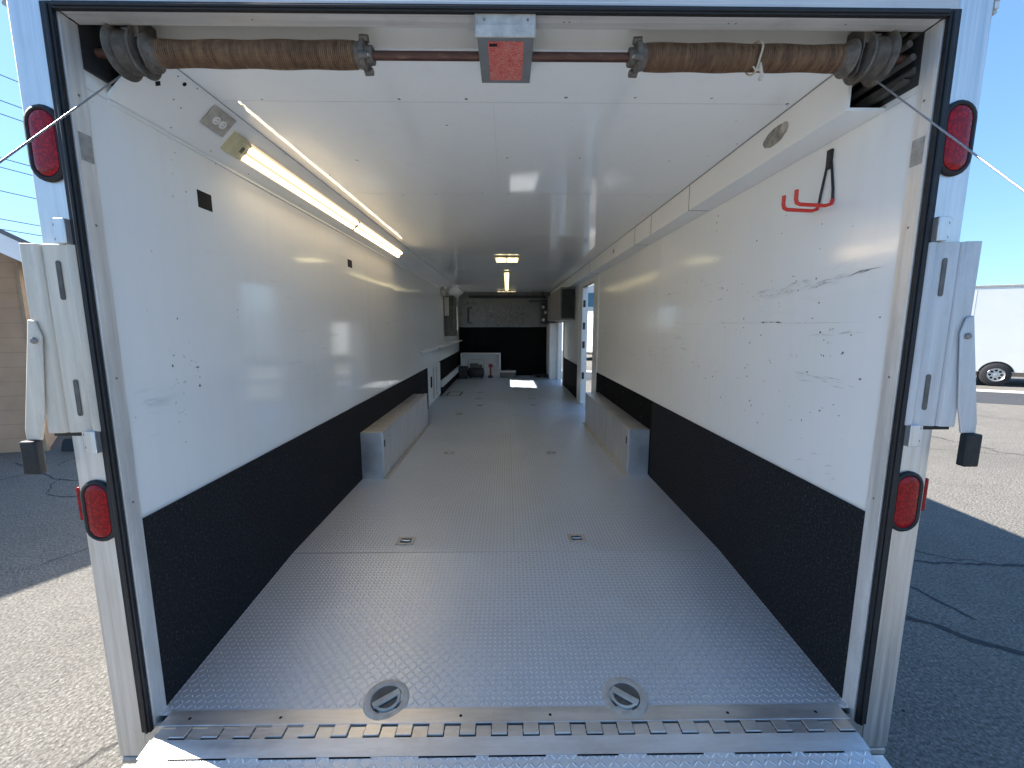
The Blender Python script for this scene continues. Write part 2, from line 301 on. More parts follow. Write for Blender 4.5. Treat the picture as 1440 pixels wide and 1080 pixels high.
# ------------------------------------------------------------------ mesh helpers
class MB:
    def __init__(s): s.bm = bmesh.new(); s.mats = []; s.cur = 0
    def use(s, m):
        if m not in s.mats: s.mats.append(m)
        s.cur = s.mats.index(m); return s
    def face(s, pts, smooth=False):
        vs = [s.bm.verts.new(p) for p in pts]; f = s.bm.faces.new(vs); f.material_index = s.cur; f.smooth = smooth; return f
    def box(s, x0, x1, y0, y1, z0, z1):
        v = [s.bm.verts.new(p) for p in ((x0,y0,z0),(x1,y0,z0),(x1,y1,z0),(x0,y1,z0),(x0,y0,z1),(x1,y0,z1),(x1,y1,z1),(x0,y1,z1))]
        for q in ((3,2,1,0),(4,5,6,7),(0,1,5,4),(1,2,6,5),(2,3,7,6),(3,0,4,7)):
            f = s.bm.faces.new([v[i] for i in q]); f.material_index = s.cur
        return s
    def prism(s, poly, axis, a, b, smooth=False):
        """poly 2D points in the plane normal to axis (x: (y,z), y: (x,z), z: (x,y)), from a to b"""
        def P3(p, h): return (h, p[0], p[1]) if axis == 'x' else ((p[0], h, p[1]) if axis == 'y' else (p[0], p[1], h))
        A = [s.bm.verts.new(P3(p, a)) for p in poly]; B = [s.bm.verts.new(P3(p, b)) for p in poly]
        n = len(poly)
        for vs in (A[::-1], B):
            f = s.bm.faces.new(vs); f.material_index = s.cur
        for i in range(n):
            f = s.bm.faces.new((A[i], A[(i+1) % n], B[(i+1) % n], B[i])); f.material_index = s.cur; f.smooth = smooth
        return s
    def lathe(s, prof, origin, axis, seg=24, cap=True):
        """prof [(h, r)], revolved about axis from origin"""
        ax = Vector(axis).normalized(); u = ax.orthogonal().normalized(); v = ax.cross(u); o = Vector(origin); rings = []
        for h, r in prof:
            rings.append([s.bm.verts.new(o + ax*h + (u*math.cos(2*math.pi*k/seg) + v*math.sin(2*math.pi*k/seg))*r) for k in range(seg)])
        for i in range(len(rings)-1):
            for k in range(seg):
                f = s.bm.faces.new((rings[i][k], rings[i][(k+1) % seg], rings[i+1][(k+1) % seg], rings[i+1][k])); f.material_index = s.cur; f.smooth = True
        if cap:
            for r in (rings[0][::-1], rings[-1]):
                f = s.bm.faces.new(r); f.material_index = s.cur
        return s
    def tube(s, pts, r, seg=10, cap=True):
        pts = [Vector(p) for p in pts]; rings = []; prev = None
        for i, p in enumerate(pts):
            d = (pts[min(i+1, len(pts)-1)] - pts[max(i-1, 0)]).normalized()
            u = d.orthogonal().normalized() if prev is None else (prev - d*prev.dot(d)).normalized()
            prev = u; v = d.cross(u); rr = r[i] if isinstance(r, (list, tuple)) else r
            rings.append([s.bm.verts.new(p + (u*math.cos(2*math.pi*k/seg) + v*math.sin(2*math.pi*k/seg))*rr) for k in range(seg)])
        for i in range(len(rings)-1):
            for k in range(seg):
                f = s.bm.faces.new((rings[i][k], rings[i][(k+1) % seg], rings[i+1][(k+1) % seg], rings[i+1][k])); f.material_index = s.cur; f.smooth = True
        if cap:
            for q in (rings[0][::-1], rings[-1]):
                f = s.bm.faces.new(q); f.material_index = s.cur
        return s
    def disc(s, c, n, r, seg=8, jit=0.0, sq=(1, 1)):
        n = Vector(n).normalized(); c = Vector(c)
        if abs(n.x) > 0.9: u, v = Vector((0, 1, 0)), Vector((0, 0, 1))
        elif abs(n.z) > 0.9: u, v = Vector((1, 0, 0)), Vector((0, 1, 0))
        else: u = n.orthogonal().normalized(); v = n.cross(u)
        if u.cross(v).dot(n) < 0: u, v = v, u; sq = (sq[1], sq[0])
        s.face([c + (u*math.cos(2*math.pi*k/seg)*sq[0] + v*math.sin(2*math.pi*k/seg)*sq[1])*r*(1+random.uniform(-jit, jit)) for k in range(seg)])
        return s
    def build(s, name, parent=None, m=None, label=None, cat=None, group=None, kind=None, bevel=0, recalc=True):
        if recalc: bmesh.ops.recalc_face_normals(s.bm, faces=s.bm.faces)
        me = bpy.data.meshes.new(name); s.bm.to_mesh(me); s.bm.free(); me.set_sharp_from_angle(angle=math.radians(38))
        for q in (s.mats or [m]): me.materials.append(q)
        o = bpy.data.objects.new(name, me); COL.objects.link(o)
        if parent:
            o.parent = parent
        tagp(o, label, cat, group, kind)
        if bevel:
            bv = o.modifiers.new('bevel', 'BEVEL'); bv.width = bevel; bv.segments = 2; bv.limit_method = 'ANGLE'; bv.angle_limit = math.radians(40)
        return o
def tagp(o, label=None, cat=None, group=None, kind=None):
    if label: o['label'] = label
    if cat: o['category'] = cat
    if group: o['group'] = group
    if kind: o['kind'] = kind
def thing(name, loc, label, cat, group=None, rz=0):
    o = bpy.data.objects.new(name, None); COL.objects.link(o); o.location = loc; o.rotation_euler = (0, 0, rz)
    o.empty_display_size = 0.2; tagp(o, label, cat, group); return o
def nb(m): b_ = MB(); b_.use(m); return b_

# ------------------------------------------------------------------ ground and road
g = nb(M['ground']); N = 24
g.face([(-260, -200, 0), (260, -200, 0), (260, 320, 0), (-260, 320, 0)]); g.build('ground', kind='structure')
ru = Vector((-0.895, 0.446, 0)); rn = Vector((0.446, 0.895, 0)); r0 = Vector((10.80, 8.09, 0.004))
g = nb(M['road']); g.face([r0+ru*60, r0-ru*60, r0-ru*60+rn*2.3, r0+ru*60+rn*2.3]); g.build('road', kind='structure', recalc=False)
g = nb(M['kerb']); q0 = r0 + rn*2.3
g.face([q0+ru*60, q0-ru*60, q0-ru*60+rn*0.55, q0+ru*60+rn*0.55]); g.build('pavement', kind='structure', recalc=False)
# old patched cracks as wandering ribbons lying on the asphalt
def crack(pts, w0, w1):
    b_ = nb(M['crack']); P_ = []
    for i in range(len(pts)-1):
        a, c = Vector((*pts[i], 0.003)), Vector((*pts[i+1], 0.003)); k = max(2, int((c-a).length/0.05))
        for j in range(k): P_.append(a.lerp(c, j/k))
    off = 0; prev = None
    for i, p in enumerate(P_):
        off = off*0.85 + random.uniform(-0.018, 0.018); d = (P_[min(i+1, len(P_)-1)] - P_[max(i-1, 0)]).normalized(); n_ = Vector((-d.y, d.x, 0))
        ww = (w0 + (w1-w0)*i/len(P_))*random.uniform(0.4, 1.3)
        l, r = b_.bm.verts.new(p + n_*(off+ww)), b_.bm.verts.new(p + n_*(off-ww))
        if prev: b_.bm.faces.new((prev[0], prev[1], r, l))
        prev = (l, r)
    b_.build('ground_crack', kind='structure')
crack([(1.5, 1.75), (2.2, 1.25), (2.75, 0.75), (3.6, 0.25), (4.6, 0.2)], 0.015, 0.032)
crack([(1.5, 1.95), (2.3, 1.75), (3.2, 1.6), (4.6, 1.5)], 0.006, 0.012)
crack([(2.45, 1.55), (2.75, 1.3), (2.8, 0.95)], 0.008, 0.01)
crack([(1.35, 0.25), (1.8, 0.05), (2.4, -0.35), (3.4, -0.9)], 0.016, 0.03)
crack([(-6.4, 4.0), (-5.0, 3.4), (-4.2, 3.2), (-2.6, 2.9)], 0.008, 0.014)
crack([(-5.2, 3.5), (-4.9, 3.0), (-4.2, 2.85), (-2.5, 2.9)], 0.006, 0.01)

# ------------------------------------------------------------------ the trailer (its floor at z 0.5)
FZ = 0.50; CZ = 2.585; WX = 1.21; LEN = 9.32
T = thing('enclosed_trailer', (0, 0, 0), 'long enclosed trailer seen through its open back, white walls inside and black carpet below', 'trailer')
def part(b_, name, parent=T, label=None, bevel=0, kind=None): return b_.build(name, parent, label=label, bevel=bevel, kind=kind)

# -- floor
b_ = nb(M['tread'])
prof = [(0.02, 0.432), (0.93, FZ-0.001), (0.96, FZ), (LEN, FZ)]
for i in range(3):
    (ya, za), (yb, zb) = prof[i], prof[i+1]
    b_.face([(-WX-0.02, ya, za), (WX+0.02, ya, za), (WX+0.02, yb, zb), (-WX-0.02, yb, zb)])
b_.use(M['dark']).box(-1.29, 1.29, 0.02, LEN+0.05, 0.28, 0.40)
b_.use(M['floor_seam'])
for y in (0.935, 2.39, 4.83, 7.26): b_.box(-WX, WX, y-0.0012, y+0.0012, FZ-0.004, FZ+0.0006)
b_.box(0.036, 0.0385, 0.97, LEN, FZ-0.004, FZ+0.0007)
b_.use(M['mark'])
for x, y, r in ((0.16, 0.42, 0.003), (0.15, 0.36, 0.003), (0.58, 2.95, 0.008), (-0.3, 3.3, 0.006), (0.75, 5.2, 0.02), (-0.75, 5.6, 0.012)):
    b_.disc((x, y, (0.432 + (FZ-0.432)*min(1, y/0.94)) + 0.0012), (0, 0, 1), r, 7, 0.2)
part(b_, 'floor', label='aluminium diamond tread plate floor')

# -- walls (boxes butted round the openings, inner face at +-WX)
def grid_wall(b_, x0, x1, ys, zs, holes):
    for i in range(len(ys)-1):
        for j in range(len(zs)-1):
            if (i, j) in holes: continue
            b_.box(x0, x1, ys[i], ys[i+1], zs[j], zs[j+1])
def specks(b_, x, pts, r0, r1, sgn):
    for (y, z) in pts:
        b_.disc((x, y, z), (sgn, 0, 0), random.uniform(r0, r1), 7, 0.35, (random.uniform(0.8, 1.6), random.uniform(0.7, 1.3)))
lw = nb(M['wall_l'])
grid_wall(lw, -1.28, -WX, [0.05, 7.72, 8.85, LEN], [0.30, 1.64, 2.22, 2.487], {(1, 1)})
lw.use(M['dark']); lw.box(-1.28, -WX, 0.14, LEN, 2.4875, 2.72)
X_ = -WX + 0.0006
lw.use(M['mark'])
specks(lw, X_, [(0.382, 1.597), (0.384, 1.527), (0.388, 1.56), (0.271, 1.653), (0.306, 1.786), (0.262, 1.615), (0.658, 1.83), (0.654, 1.798), (0.418, 2.26)], 0.002, 0.005, 1)
for k in range(3): lw.box(X_-0.001, X_, 0.372+k*0.006, 0.392-k*0.004, 1.598+k*0.002, 1.600+k*0.002)
lw.use(M['mark2'])
specks(lw, X_, [(0.34+random.uniform(-0.09, 0.05), 1.55+random.gauss(0, 0.09)) for _ in range(22)], 0.0015, 0.004, 1)
specks(lw, X_, [(0.34+random.uniform(-0.03, 0.05), 2.36+random.gauss(0, 0.05)) for _ in range(12)], 0.0012, 0.003, 1)
lw.use(M['mark']); specks(lw, X_, [(0.6+0.41*k, 2.425) for k in range(14)], 0.0022, 0.003, 1)
lw.use(M['black'])
lw.box(X_-0.001, X_, 0.475, 0.555, 2.222, 2.288); lw.box(X_-0.001, X_, 2.02, 2.11, 2.205, 2.262)
lw.use(M['seam2']); lw.box(X_-0.001, X_, 0.05, LEN, 2.436, 2.4385)
for y in (2.46, 4.9): lw.box(X_-0.001, X_, y, y+0.002, 1.13, 2.436)
part(lw, 'wall_panel', label='glossy white left wall panel with two square black cut-outs')

rw = nb(M['wall_r'])
grid_wall(rw, WX, 1.28, [0.05, 4.58, 5.45, 7.66, 8.5, LEN], [0.30, FZ+0.002, 1.83, 2.36, 2.46], {(1, 1), (1, 2), (3, 1)})
rw.use(M['dark']); rw.box(WX, 1.28, 0.17, LEN, 2.4605, 2.72)
X_ = WX - 0.0006
RH = [(1.224, 2.382), (1.236, 2.347), (1.23, 2.3), (0.824, 2.167), (0.398, 2.146), (0.618, 2.232), (0.398, 2.055), (1.233, 2.141), (0.515, 1.945), (0.401, 1.942), (0.397, 1.909), (0.82, 1.903), (1.242, 1.9), (0.401, 1.789), (0.818, 1.565), (0.638, 1.592), (0.401, 1.575), (0.147, 1.578), (0.099, 1.787), (0.777, 1.39), (0.664, 1.345), (0.396, 1.301), (0.761, 1.369), (0.814, 1.334), (1.228, 1.306), (1.35, 1.506)]
rw.use(M['mark']); specks(rw, X_, RH, 0.002, 0.0045, -1)
specks(rw, X_, [(1.0+random.uniform(-0.8, 2.6), 1.75+random.gauss(0, 0.26)) for _ in range(80)], 0.0014, 0.0042, -1)
specks(rw, X_, [(0.5+random.uniform(-0.3, 0.9), 1.55+random.gauss(0, 0.2)) for _ in range(30)], 0.0015, 0.004, -1)
def streak(b_, x, y, z, ly, lz, n=7, sl=0.0, sgn=-1):
    for k in range(n):
        yy = y + random.uniform(-0.5, 0.5)*ly; l = random.uniform(0.08, 0.3)*ly; zz = z + (yy-y)*sl + random.uniform(-0.5, 0.5)*lz; h = random.uniform(0.0006, 0.0018)
        b_.face([(x, yy-l/2, zz), (x, yy, zz-h), (x, yy+l/2, zz+sl*l+h*0.3), (x, yy+l*0.1, zz+h)])
streak(rw, X_, 1.138, 1.969, 0.06, 0.012, 12, -0.05); streak(rw, X_, 1.143, 1.907, 0.05, 0.008, 7, -0.05)
streak(rw, X_, 0.534, 1.968, 0.03, 0.006, 6, -0.2); streak(rw, X_, 0.66, 1.775, 0.18, 0.006, 12, 0.0)
streak(rw, X_, 0.295, 1.745, 0.03, 0.018, 12, 0.1); streak(rw, X_, 0.297, 1.697, 0.03, 0.004, 4); streak(rw, X_, 1.895, 1.992, 0.16, 0.008, 5)
rw.use(M['mark2'])
streak(rw, X_+0.0002, 1.1, 1.772, 1.5, 0.004, 8, 0.0); streak(rw, X_+0.0002, 0.60, 1.915, 0.35, 0.05, 30, -0.1)
streak(rw, X_+0.0002, 0.35, 1.93, 0.5, 0.02, 14, -0.12); streak(rw, X_+0.0002, 0.32, 1.55, 0.3, 0.035, 22, 0.02)
streak(rw, X_+0.0002, 0.482, 1.632, 0.08, 0.02, 8); streak(rw, X_+0.0002, 1.153, 1.562, 0.10, 0.02, 8); streak(rw, X_+0.0002, 1.867, 1.91, 0.3, 0.006, 6)
streak(rw, X_+0.0002, 0.26, 1.73, 0.25, 0.015, 8, -0.08); streak(rw, X_+0.0002, 1.5, 2.0, 0.9, 0.01, 7, -0.02)
streak(rw, X_+0.0002, 2.8, 1.8, 1.5, 0.5, 24, 0.0); streak(rw, X_+0.0002, 2.6, 1.4, 1.5, 0.25, 14, 0.0)
streak(rw, X_+0.0002, 0.3, 1.22, 0.2, 0.1, 5, -0.3)
rw.box(X_, X_+0.001, 0.05, LEN, 2.4388, 2.4405)
for y in (2.12,): rw.box(X_, X_+0.001, y, y+0.002, 1.14, 2.438)
rw.use(M['screw']); specks(rw, X_, [(0.41+0.40*k, 2.449) for k in range(10)], 0.003, 0.004, -1)
part(rw, 'wall_panel', label='white right wall panel covered in dark scuffs and screw holes')

# -- black kick panels
b_ = nb(M['carpet']); b_.box(-WX+0.0006, -1.200, 0.056, 5.02, 0.40, 1.128); part(b_, 'kick_panel', bevel=0.003)
b_ = nb(M['kick2']); b_.box(-WX+0.0006, -1.202, 6.12, LEN-0.01, 0.45, 1.128); part(b_, 'kick_panel')
b_ = nb(M['carpet']); b_.box(1.200, WX-0.0006, 0.056, 2.118, 0.40, 1.14); part(b_, 'kick_panel', bevel=0.003)
b_ = nb(M['kick2']); b_.box(1.204, WX-0.0006, 2.122, 4.30, 0.45, 1.14); b_.use(M['screw']); specks(b_, 1.2035, [(2.4, 1.07), (2.4, 0.95), (3.0, 1.08), (3.7, 1.05), (3.3, 0.98)], 0.004, 0.006, -1)
part(b_, 'kick_panel', label='shiny black vinyl kick panel beside the far end of the wheel box')
b_ = nb(M['kick2']); b_.box(1.204, WX-0.0006, 5.80, 7.62, FZ+0.005, 1.09); part(b_, 'kick_panel')

# -- ceiling
b_ = nb(M['ceil']); b_.box(-1.29, 1.29, 0.126, LEN+0.05, CZ, 2.66)
b_.use(M['ceil']); b_.box(-1.2, 1.2, 0.0605, 0.1255, 2.64, 2.66)
CE = [(-0.395, 0.411), (-0.147, 0.408), (0.217, 0.394), (0.469, 0.391), (-0.247, 0.611), (-0.756, 0.984), (0.002, 0.948), (0.362, 0.944), (0.82, 0.975), (-0.659, 1.546), (-0.449, 1.529), (-0.154, 1.497), (0.011, 1.509), (0.362, 1.519), (0.922, 1.556), (1.022, 2.006), (0.751, 0.392), (1.054, 0.428), (1.053, 0.773), (-0.9, 0.42), (-0.98, 1.2), (-0.7, 2.3)]
b_.use(M['mark'])
for (x, y) in CE:
    b_.disc((x, y, CZ-0.0006), (0, 0, -1), random.uniform(0.0045, 0.007), 7, 0.35)
    if random.random() < 0.35: b_.disc((x+0.008, y+0.012, CZ-0.0006), (0, 0, -1), 0.003, 6, 0.3)
for k in range(1, 14):
    for x in (-0.8, -0.35, 0.1, 0.55, 0.95): b_.disc((x+random.uniform(-.03, .03), 2.0+k*0.53, CZ-0.0006), (0, 0, -1), 0.004, 6, 0.2)
b_.use(M['seam2'])
for y in (0.43, 1.515, 2.74, 3.96, 5.18, 6.4, 7.6): b_.box(-1.05, 1.08, y, y+0.0022, CZ-0.0005, CZ+0.001)
b_.box(-0.05, -0.0485, 0.43, 1.5, CZ-0.0004, CZ+0.001)
part(b_, 'ceiling', label='glossy white ceiling panels with rows of screws')
# roof skin, far wall shell
b_ = nb(M['white']); b_.box(-1.30, 1.30, 0.075, LEN+0.08, 2.722, 2.76); b_.box(-1.30, -1.282, 0.075, 7.70, 0.28, 2.7215); b_.box(-1.30, -1.282, 8.88, LEN+0.08, 0.28, 2.7215); b_.box(-1.30, -1.282, 7.7005, 8.8795, 0.28, 1.62); b_.box(-1.30, -1.282, 7.7005, 8.8795, 2.24, 2.7215); part(b_, 'roof_skin')

# -- sloping cove panel on the left (45 degrees)
b_ = nb(M['paint'])
def cv(x, z, off=0.0): s_ = off/math.sqrt(2); return (x+s_, z-s_)
b_.prism([(-WX+0.001, 2.4395), (-1.062, CZ-0.0008), (-1.075, CZ-0.0008+0.002), (-WX+0.001, 2.4562)], 'y', 0.13, LEN-0.02)
# lip along the wall
b_.box(-WX+0.0006, -1.203, 0.13, LEN-0.02, 2.4285, 2.4392)
def cdisc(u, y, r, m, seg=8, off=0.0008, sq=1.0):
    """dot on the cove face; u = 0 lower edge .. 1 upper edge"""
    cx_, cz_ = -WX+0.001 + u*0.147, 2.4395 + u*0.1447; n = Vector((1, 0, -1)).normalized(); a = Vector((1, 0, 1)).normalized(); c_ = Vector((cx_, y, cz_)) + n*off
    b_.use(m); b_.face([c_ + (a*math.cos(2*math.pi*k/seg)*sq + Vector((0, 1, 0))*math.sin(2*math.pi*k/seg))*r for k in range(seg)])
cdisc(0.62, 0.215, 0.011, M['black'], 4); cdisc(0.86, 0.285, 0.0075, M['black'], 8)
for u, y in ((0.55, 0.29), (0.5, 0.33), (0.93, 0.33), (0.9, 0.25), (0.12, 0.35), (0.10, 0.8), (0.96, 0.9), (0.1, 1.3), (0.95, 1.7), (0.1, 2.4), (0.12, 0.55)):
    cdisc(u, y, 0.003, M['mark'], 6)
b_.use(M['seam']); b_.box(-1.0655, -1.0625, 0.14, LEN-0.02, CZ-0.0035, CZ-0.0008)
part(b_, 'cove_panel')
# -- box beam on the right
b_ = nb(M['paint'])
b_.box(1.082, 1.092, 0.168, LEN-0.02, 2.4385, CZ-0.001)
b_.box(1.0925, WX-0.001, 0.168, LEN-0.02, 2.4385, 2.4475)
b_.use(M['seam']); b_.box(1.0795, 1.0815, 0.17, LEN-0.02, CZ-0.0035, CZ-0.0008)
for y in (1.328, 2.39, 4.35): b_.box(1.0812, 1.0822, y, y+0.006, 2.4385, CZ-0.004); b_.box(1.0812, 1.20, y, y+0.006, 2.4376, 2.4386)
b_.use(M['seam2']); b_.box(1.0812, 1.0822, 1.98, 2.0, 2.4385, CZ-0.004)
b_.use(simple('removed_fixture_stain', (0.26, 0.25, 0.22), 0.7, 0, 0.5, 40)); b_.disc((1.0810, 0.535, 2.516), (-1, 0, 0), 0.034, 20, 0.05, (2.2, 1.0))
b_.use(M['galv']); b_.lathe([(0, 0.02), (0.004, 0.02), (0.006, 0.014)], (1.0808, 0.475, 2.523), (-1, 0, 0), 16)
b_.lathe([(0, 0.022), (0.006, 0.022)], (1.0808, 3.086, 2.507), (-1, 0, 0), 14)
part(b_, 'box_beam', label='square boxed duct along the right top corner with a round grey stain', bevel=0.0)

# unlined corner pockets at the back
b_ = nb(M['dark']); b_.box(-1.28, -1.2005, 0.056, 0.1395, 2.4878, 2.72); part(b_, 'corner_liner')
b_ = nb(M['dark']); b_.box(1.2005, 1.28, 0.056, 0.1695, 2.4608, 2.72); part(b_, 'corner_liner')
b_ = nb(M['dark']); b_.box(-1.2, -1.198, 0.056, 0.14, 2.487, 2.64); part(b_, 'corner_liner')
b_ = nb(M['dark']); b_.box(1.198, 1.2, 0.056, 0.168, 2.46, 2.64); part(b_, 'corner_liner')
b_ = nb(M['dark']); b_.box(-1.2, -1.05, 0.056, 0.25, 2.634, 2.6385); part(b_, 'corner_liner')
b_ = nb(M['dark']); b_.box(1.09, 1.2, 0.056, 0.25, 2.634, 2.6385); part(b_, 'corner_liner')
b_ = nb(M['dark']); b_.prism([(-1.205, 2.487), (-1.06, 2.63), (-1.205, 2.63)], 'y', 0.20, 0.21); part(b_, 'corner_liner')
b_ = nb(M['dark']); b_.box(1.095, 1.205, 0.9, 0.91, 2.45, 2.64); part(b_, 'corner_liner')
b_ = nb(M['dark_rail'])
for k, (x, z) in enumerate(((1.195, 2.50), (1.185, 2.535), (1.17, 2.57), (1.15, 2.60), (1.19, 2.60))): b_.tube([(x, 0.065, z), (x-0.03, 0.5, z-0.02)], [0.010, 0.012], 8)
b_.box(1.175, 1.197, 0.08, 0.45, 2.474, 2.484)
part(b_, 'cable_conduit')

# -- rear frame: posts, header, sill, seals
def post(s):
    b_ = nb(M['alu']); x0, x1 = sorted((s*1.236, s*1.332))
    b_.box(x0, x1, 0.0, 0.075, 0.295, 2.80)
    # shallow extrusion ribs
    b_.use(M['galv']); b_.box(*sorted((s*1.244, s*1.325)), -0.003, 0.078, 0.27, 0.292)
    o = part(b_, 'rear_post', bevel=0.004)
    b_ = nb(M['alu_old']); b_.box(*sorted((s*1.2, s*1.2355)), 0.003, 0.055, 0.40, 2.594)
    b_.use(M['screw'])
    for z in (2.4, 2.05, 1.6, 1.2): b_.disc((s*1.1994, 0.03, z), (-s, 0, 0), 0.004, 8)
    b_.use(simple('worn_foil_label', (0.34, 0.34, 0.33), 0.45, 0.4, 0.25, 45)); b_.box(*sorted((s*1.1985, s*1.2)), 0.012, 0.05, 2.225, 2.30)
    b_.build('jamb_tube', o, bevel=0.003)
    b_ = nb(M['rubber']); b_.box(*sorted((s*1.2035, s*1.2345)), -0.012, 0.002, 0.40, 2.610); b_.box(*sorted((s*1.2105, s*1.2195)), -0.017, -0.0125, 0.40, 2.604)
    b_.build('rubber_seal', o, bevel=0.003)
    return o
PL, PR = post(-1), post(1)
# drip rail and marker bolt on the outer edge at the top
for s, P_ in ((-1, PL), (1, PR)):
    b_ = nb(M['alu_old'])
    for k in range(9): b_.box(*sorted((s*1.334, s*(1.346+0.003*(k % 2)))), 0.0, 0.05, 2.62+0.02*k, 2.636+0.02*k)
    b_.use(M['galv']); b_.lathe([(0, 0.006), (0.008, 0.006)], (s*1.339, 0.01, 2.612), (0, -1, 0), 10)
    b_.build('drip_rail', P_)
b_ = nb(M['alu_head']); b_.box(-1.2355, 1.2355, 0.0, 0.075, 2.6125, 2.80)
b_.box(-1.2355, 1.2355, -0.004, -0.0005, 2.6125, 2.623)
hd = part(b_, 'header', bevel=0.003)
b_ = nb(M['alu_old_x']); b_.box(-1.1995, 1.1995, 0.003, 0.06, 2.596, 2.612); b_.use(M['seam'])
for x in (0.16, 0.175, 0.62, 0.64, -0.7, 0.95): b_.disc((x, 0.03, 2.5952), (0, 0, -1), 0.003, 8)
b_.build('jamb_tube', hd, bevel=0.003)
b_ = nb(M['rubber']); b_.box(-1.2030, 1.2030, -0.012, 0.002, 2.592, 2.6105); b_.box(-1.2, 1.2, -0.016, -0.0125, 2.597, 2.604); b_.build('rubber_seal', hd, bevel=0.003)
# drop panel behind the header
b_ = nb(M['ceil']); b_.box(-1.06, 1.09, 0.1262, 0.1275, 2.5846, 2.64); part(b_, 'drop_panel')
b_ = nb(M['alu_x']); b_.box(-1.235, 1.235, 0.0, 0.019, 0.26, 0.412); part(b_, 'rear_sill')

# -- hinge across the sill
b_ = nb(M['alu_plate'])
b_.box(-1.165, 1.165, -0.021, 0.035, 0.428, 0.4355)
n = 22; pitch = 2.31/n
for k in range(n): b_.box(-1.155+pitch*k+pitch*0.5, -1.155+pitch*(k+1)-0.002, -0.060, -0.0212, 0.4285, 0.4353)
b_.use(M['black'])
for k in range(9): b_.disc((-1.081+0.3068*k, 0.004, 0.4362), (0, 0, 1), 0.0055, 8)
b_.box(-1.16, 1.16, -0.066, -0.018, 0.416, 0.4205)
hg = part(b_, 'hinge', label='smooth aluminium piano hinge with square knuckles', bevel=0.0012)
b_ = nb(M['galv']); b_.tube([(-1.165, -0.04, 0.4235), (1.165, -0.04, 0.4235)], 0.0028, 8); b_.build('hinge_pin', hg)

# -- ramp door folded down to the ground
RA = thing  # (kept as a part of the trailer)
slope = 0.185
def rz(y): return 0.4275 - slope*(-0.064 - y)
b_ = nb(M['alu_plate'])
def slab(b_, x0, x1, ya, yb, th, dz=0.0):
    v = [(x, y, rz(y)+dz+h) for h in (-th, 0) for x, y in ((x0, ya), (x1, ya), (x1, yb), (x0, yb))]
    V = [b_.bm.verts.new(p) for p in v]
    for q in ((3,2,1,0),(4,5,6,7),(0,1,5,4),(1,2,6,5),(2,3,7,6),(3,0,4,7)):
        f = b_.bm.faces.new([V[i] for i in q]); f.material_index = b_.cur
slab(b_, -1.158, 1.158, -0.116, -0.064, 0.006, 0.002)
for k in range(n): b_.box(-1.155+pitch*k+0.001, -1.155+pitch*(k+0.5)-0.003, -0.0638, -0.026, 0.4226, 0.4292)
b_.use(M['tread_big']); slab(b_, -1.150, 1.150, -2.25, -0.1164, 0.008, 0.0005)
b_.use(M['black']); 
for k in range(9):
    x = -1.06 + 0.25*k + (0.03 if k % 2 else 0); slab(b_, x, x+(0.13 if k % 3 == 2 else 0.18), -0.1205, -0.1165, 0.001, 0.0022)
b_.use(M['alu_old']); slab(b_, -1.149, 1.149, -2.25, -0.14, 0.03, -0.009)
slab(b_, -1.185, -1.1505, -2.25, -0.128, 0.04, 0.001); slab(b_, 1.1505, 1.185, -2.25, -0.128, 0.04, 0.001)
ramp_o = part(b_, 'ramp_door', label='ramp door lowered to the ground, tread plate with smooth hinge strip')

# -- counterbalance: shaft, springs, cones, drums, cables
AX = (0.095, 2.545)
for q0_, q1_ in ((-1.19, -0.0805), (0.0755, 1.19)):
    b_ = nb(M['shaft']); b_.tube([(q0_, *AX), (q1_, *AX)], 0.0125, 12); part(b_, 'shaft', label='rusty brown steel shaft')
def spring(x0, x1):
    b_ = nb(M['spring']); nco = int(abs(x1-x0)/0.0058); seg = 14; sgn = 1 if x1 > x0 else -1; prof = []
    for k in range(nco):
        h = k*0.0058; w_ = 0.0012*math.sin(k*0.21)+0.0008*math.sin(k*0.057)
        prof += [(h, 0.0325+w_), (h+0.0019, 0.0352+w_), (h+0.0039, 0.0352+w_)]
    prof.append((nco*0.0058, 0.0325))
    # helical look: shear rings slightly
    ax = Vector((sgn, 0, 0)); o = Vector((x0, *AX)); rings = []
    for h, r in prof:
        rings.append([b_.bm.verts.new(o + Vector((sgn*(h+0.0058*k/seg), r*math.cos(2*math.pi*k/seg), r*math.sin(2*math.pi*k/seg)))) for k in range(seg)])
    for i in range(len(rings)-1):
        for k in range(seg):
            f = b_.bm.faces.new((rings[i][k], rings[i][(k+1) % seg], rings[i+1][(k+1) % seg], rings[i+1][k])); f.smooth = True
    return part(b_, 'torsion_spring', label='rusty brown torsion spring with a wound surface')
spring(-0.435, -1.005); spring(0.405, 0.985)
def cone(x, s):
    b_ = nb(M['cast'])
    b_.lathe([(-0.03, 0.031), (0.0, 0.034), (0.004, 0.041), (0.016, 0.041), (0.018, 0.026), (0.035, 0.024), (0.036, 0.014)], (x, *AX), (s, 0, 0), 20)
    for k in range(4):
        a = k*math.pi/2+0.5; c_ = Vector((x+s*0.012, AX[0]+0.038*math.cos(a), AX[1]+0.038*math.sin(a)))
        b_.lathe([(-0.009, 0.011), (0.015, 0.010)], c_, (s, 0, 0), 10)
    b_.use(M['galv']); b_.lathe([(0, 0.005), (0.03, 0.005)], (x+s*0.026, AX[0]-0.01, AX[1]-0.005), (0, -1, -0.5), 6)
    return part(b_, 'winding_cone')
cone(-0.425, 1); cone(0.395, -1)
b_ = nb(M['cast']); b_.lathe([(0, 0.034), (0.02, 0.036), (0.03, 0.048), (0.036, 0.048), (0.036, 0.015)], (-1.0, *AX), (-1, 0, 0), 20); part(b_, 'anchor_cone')
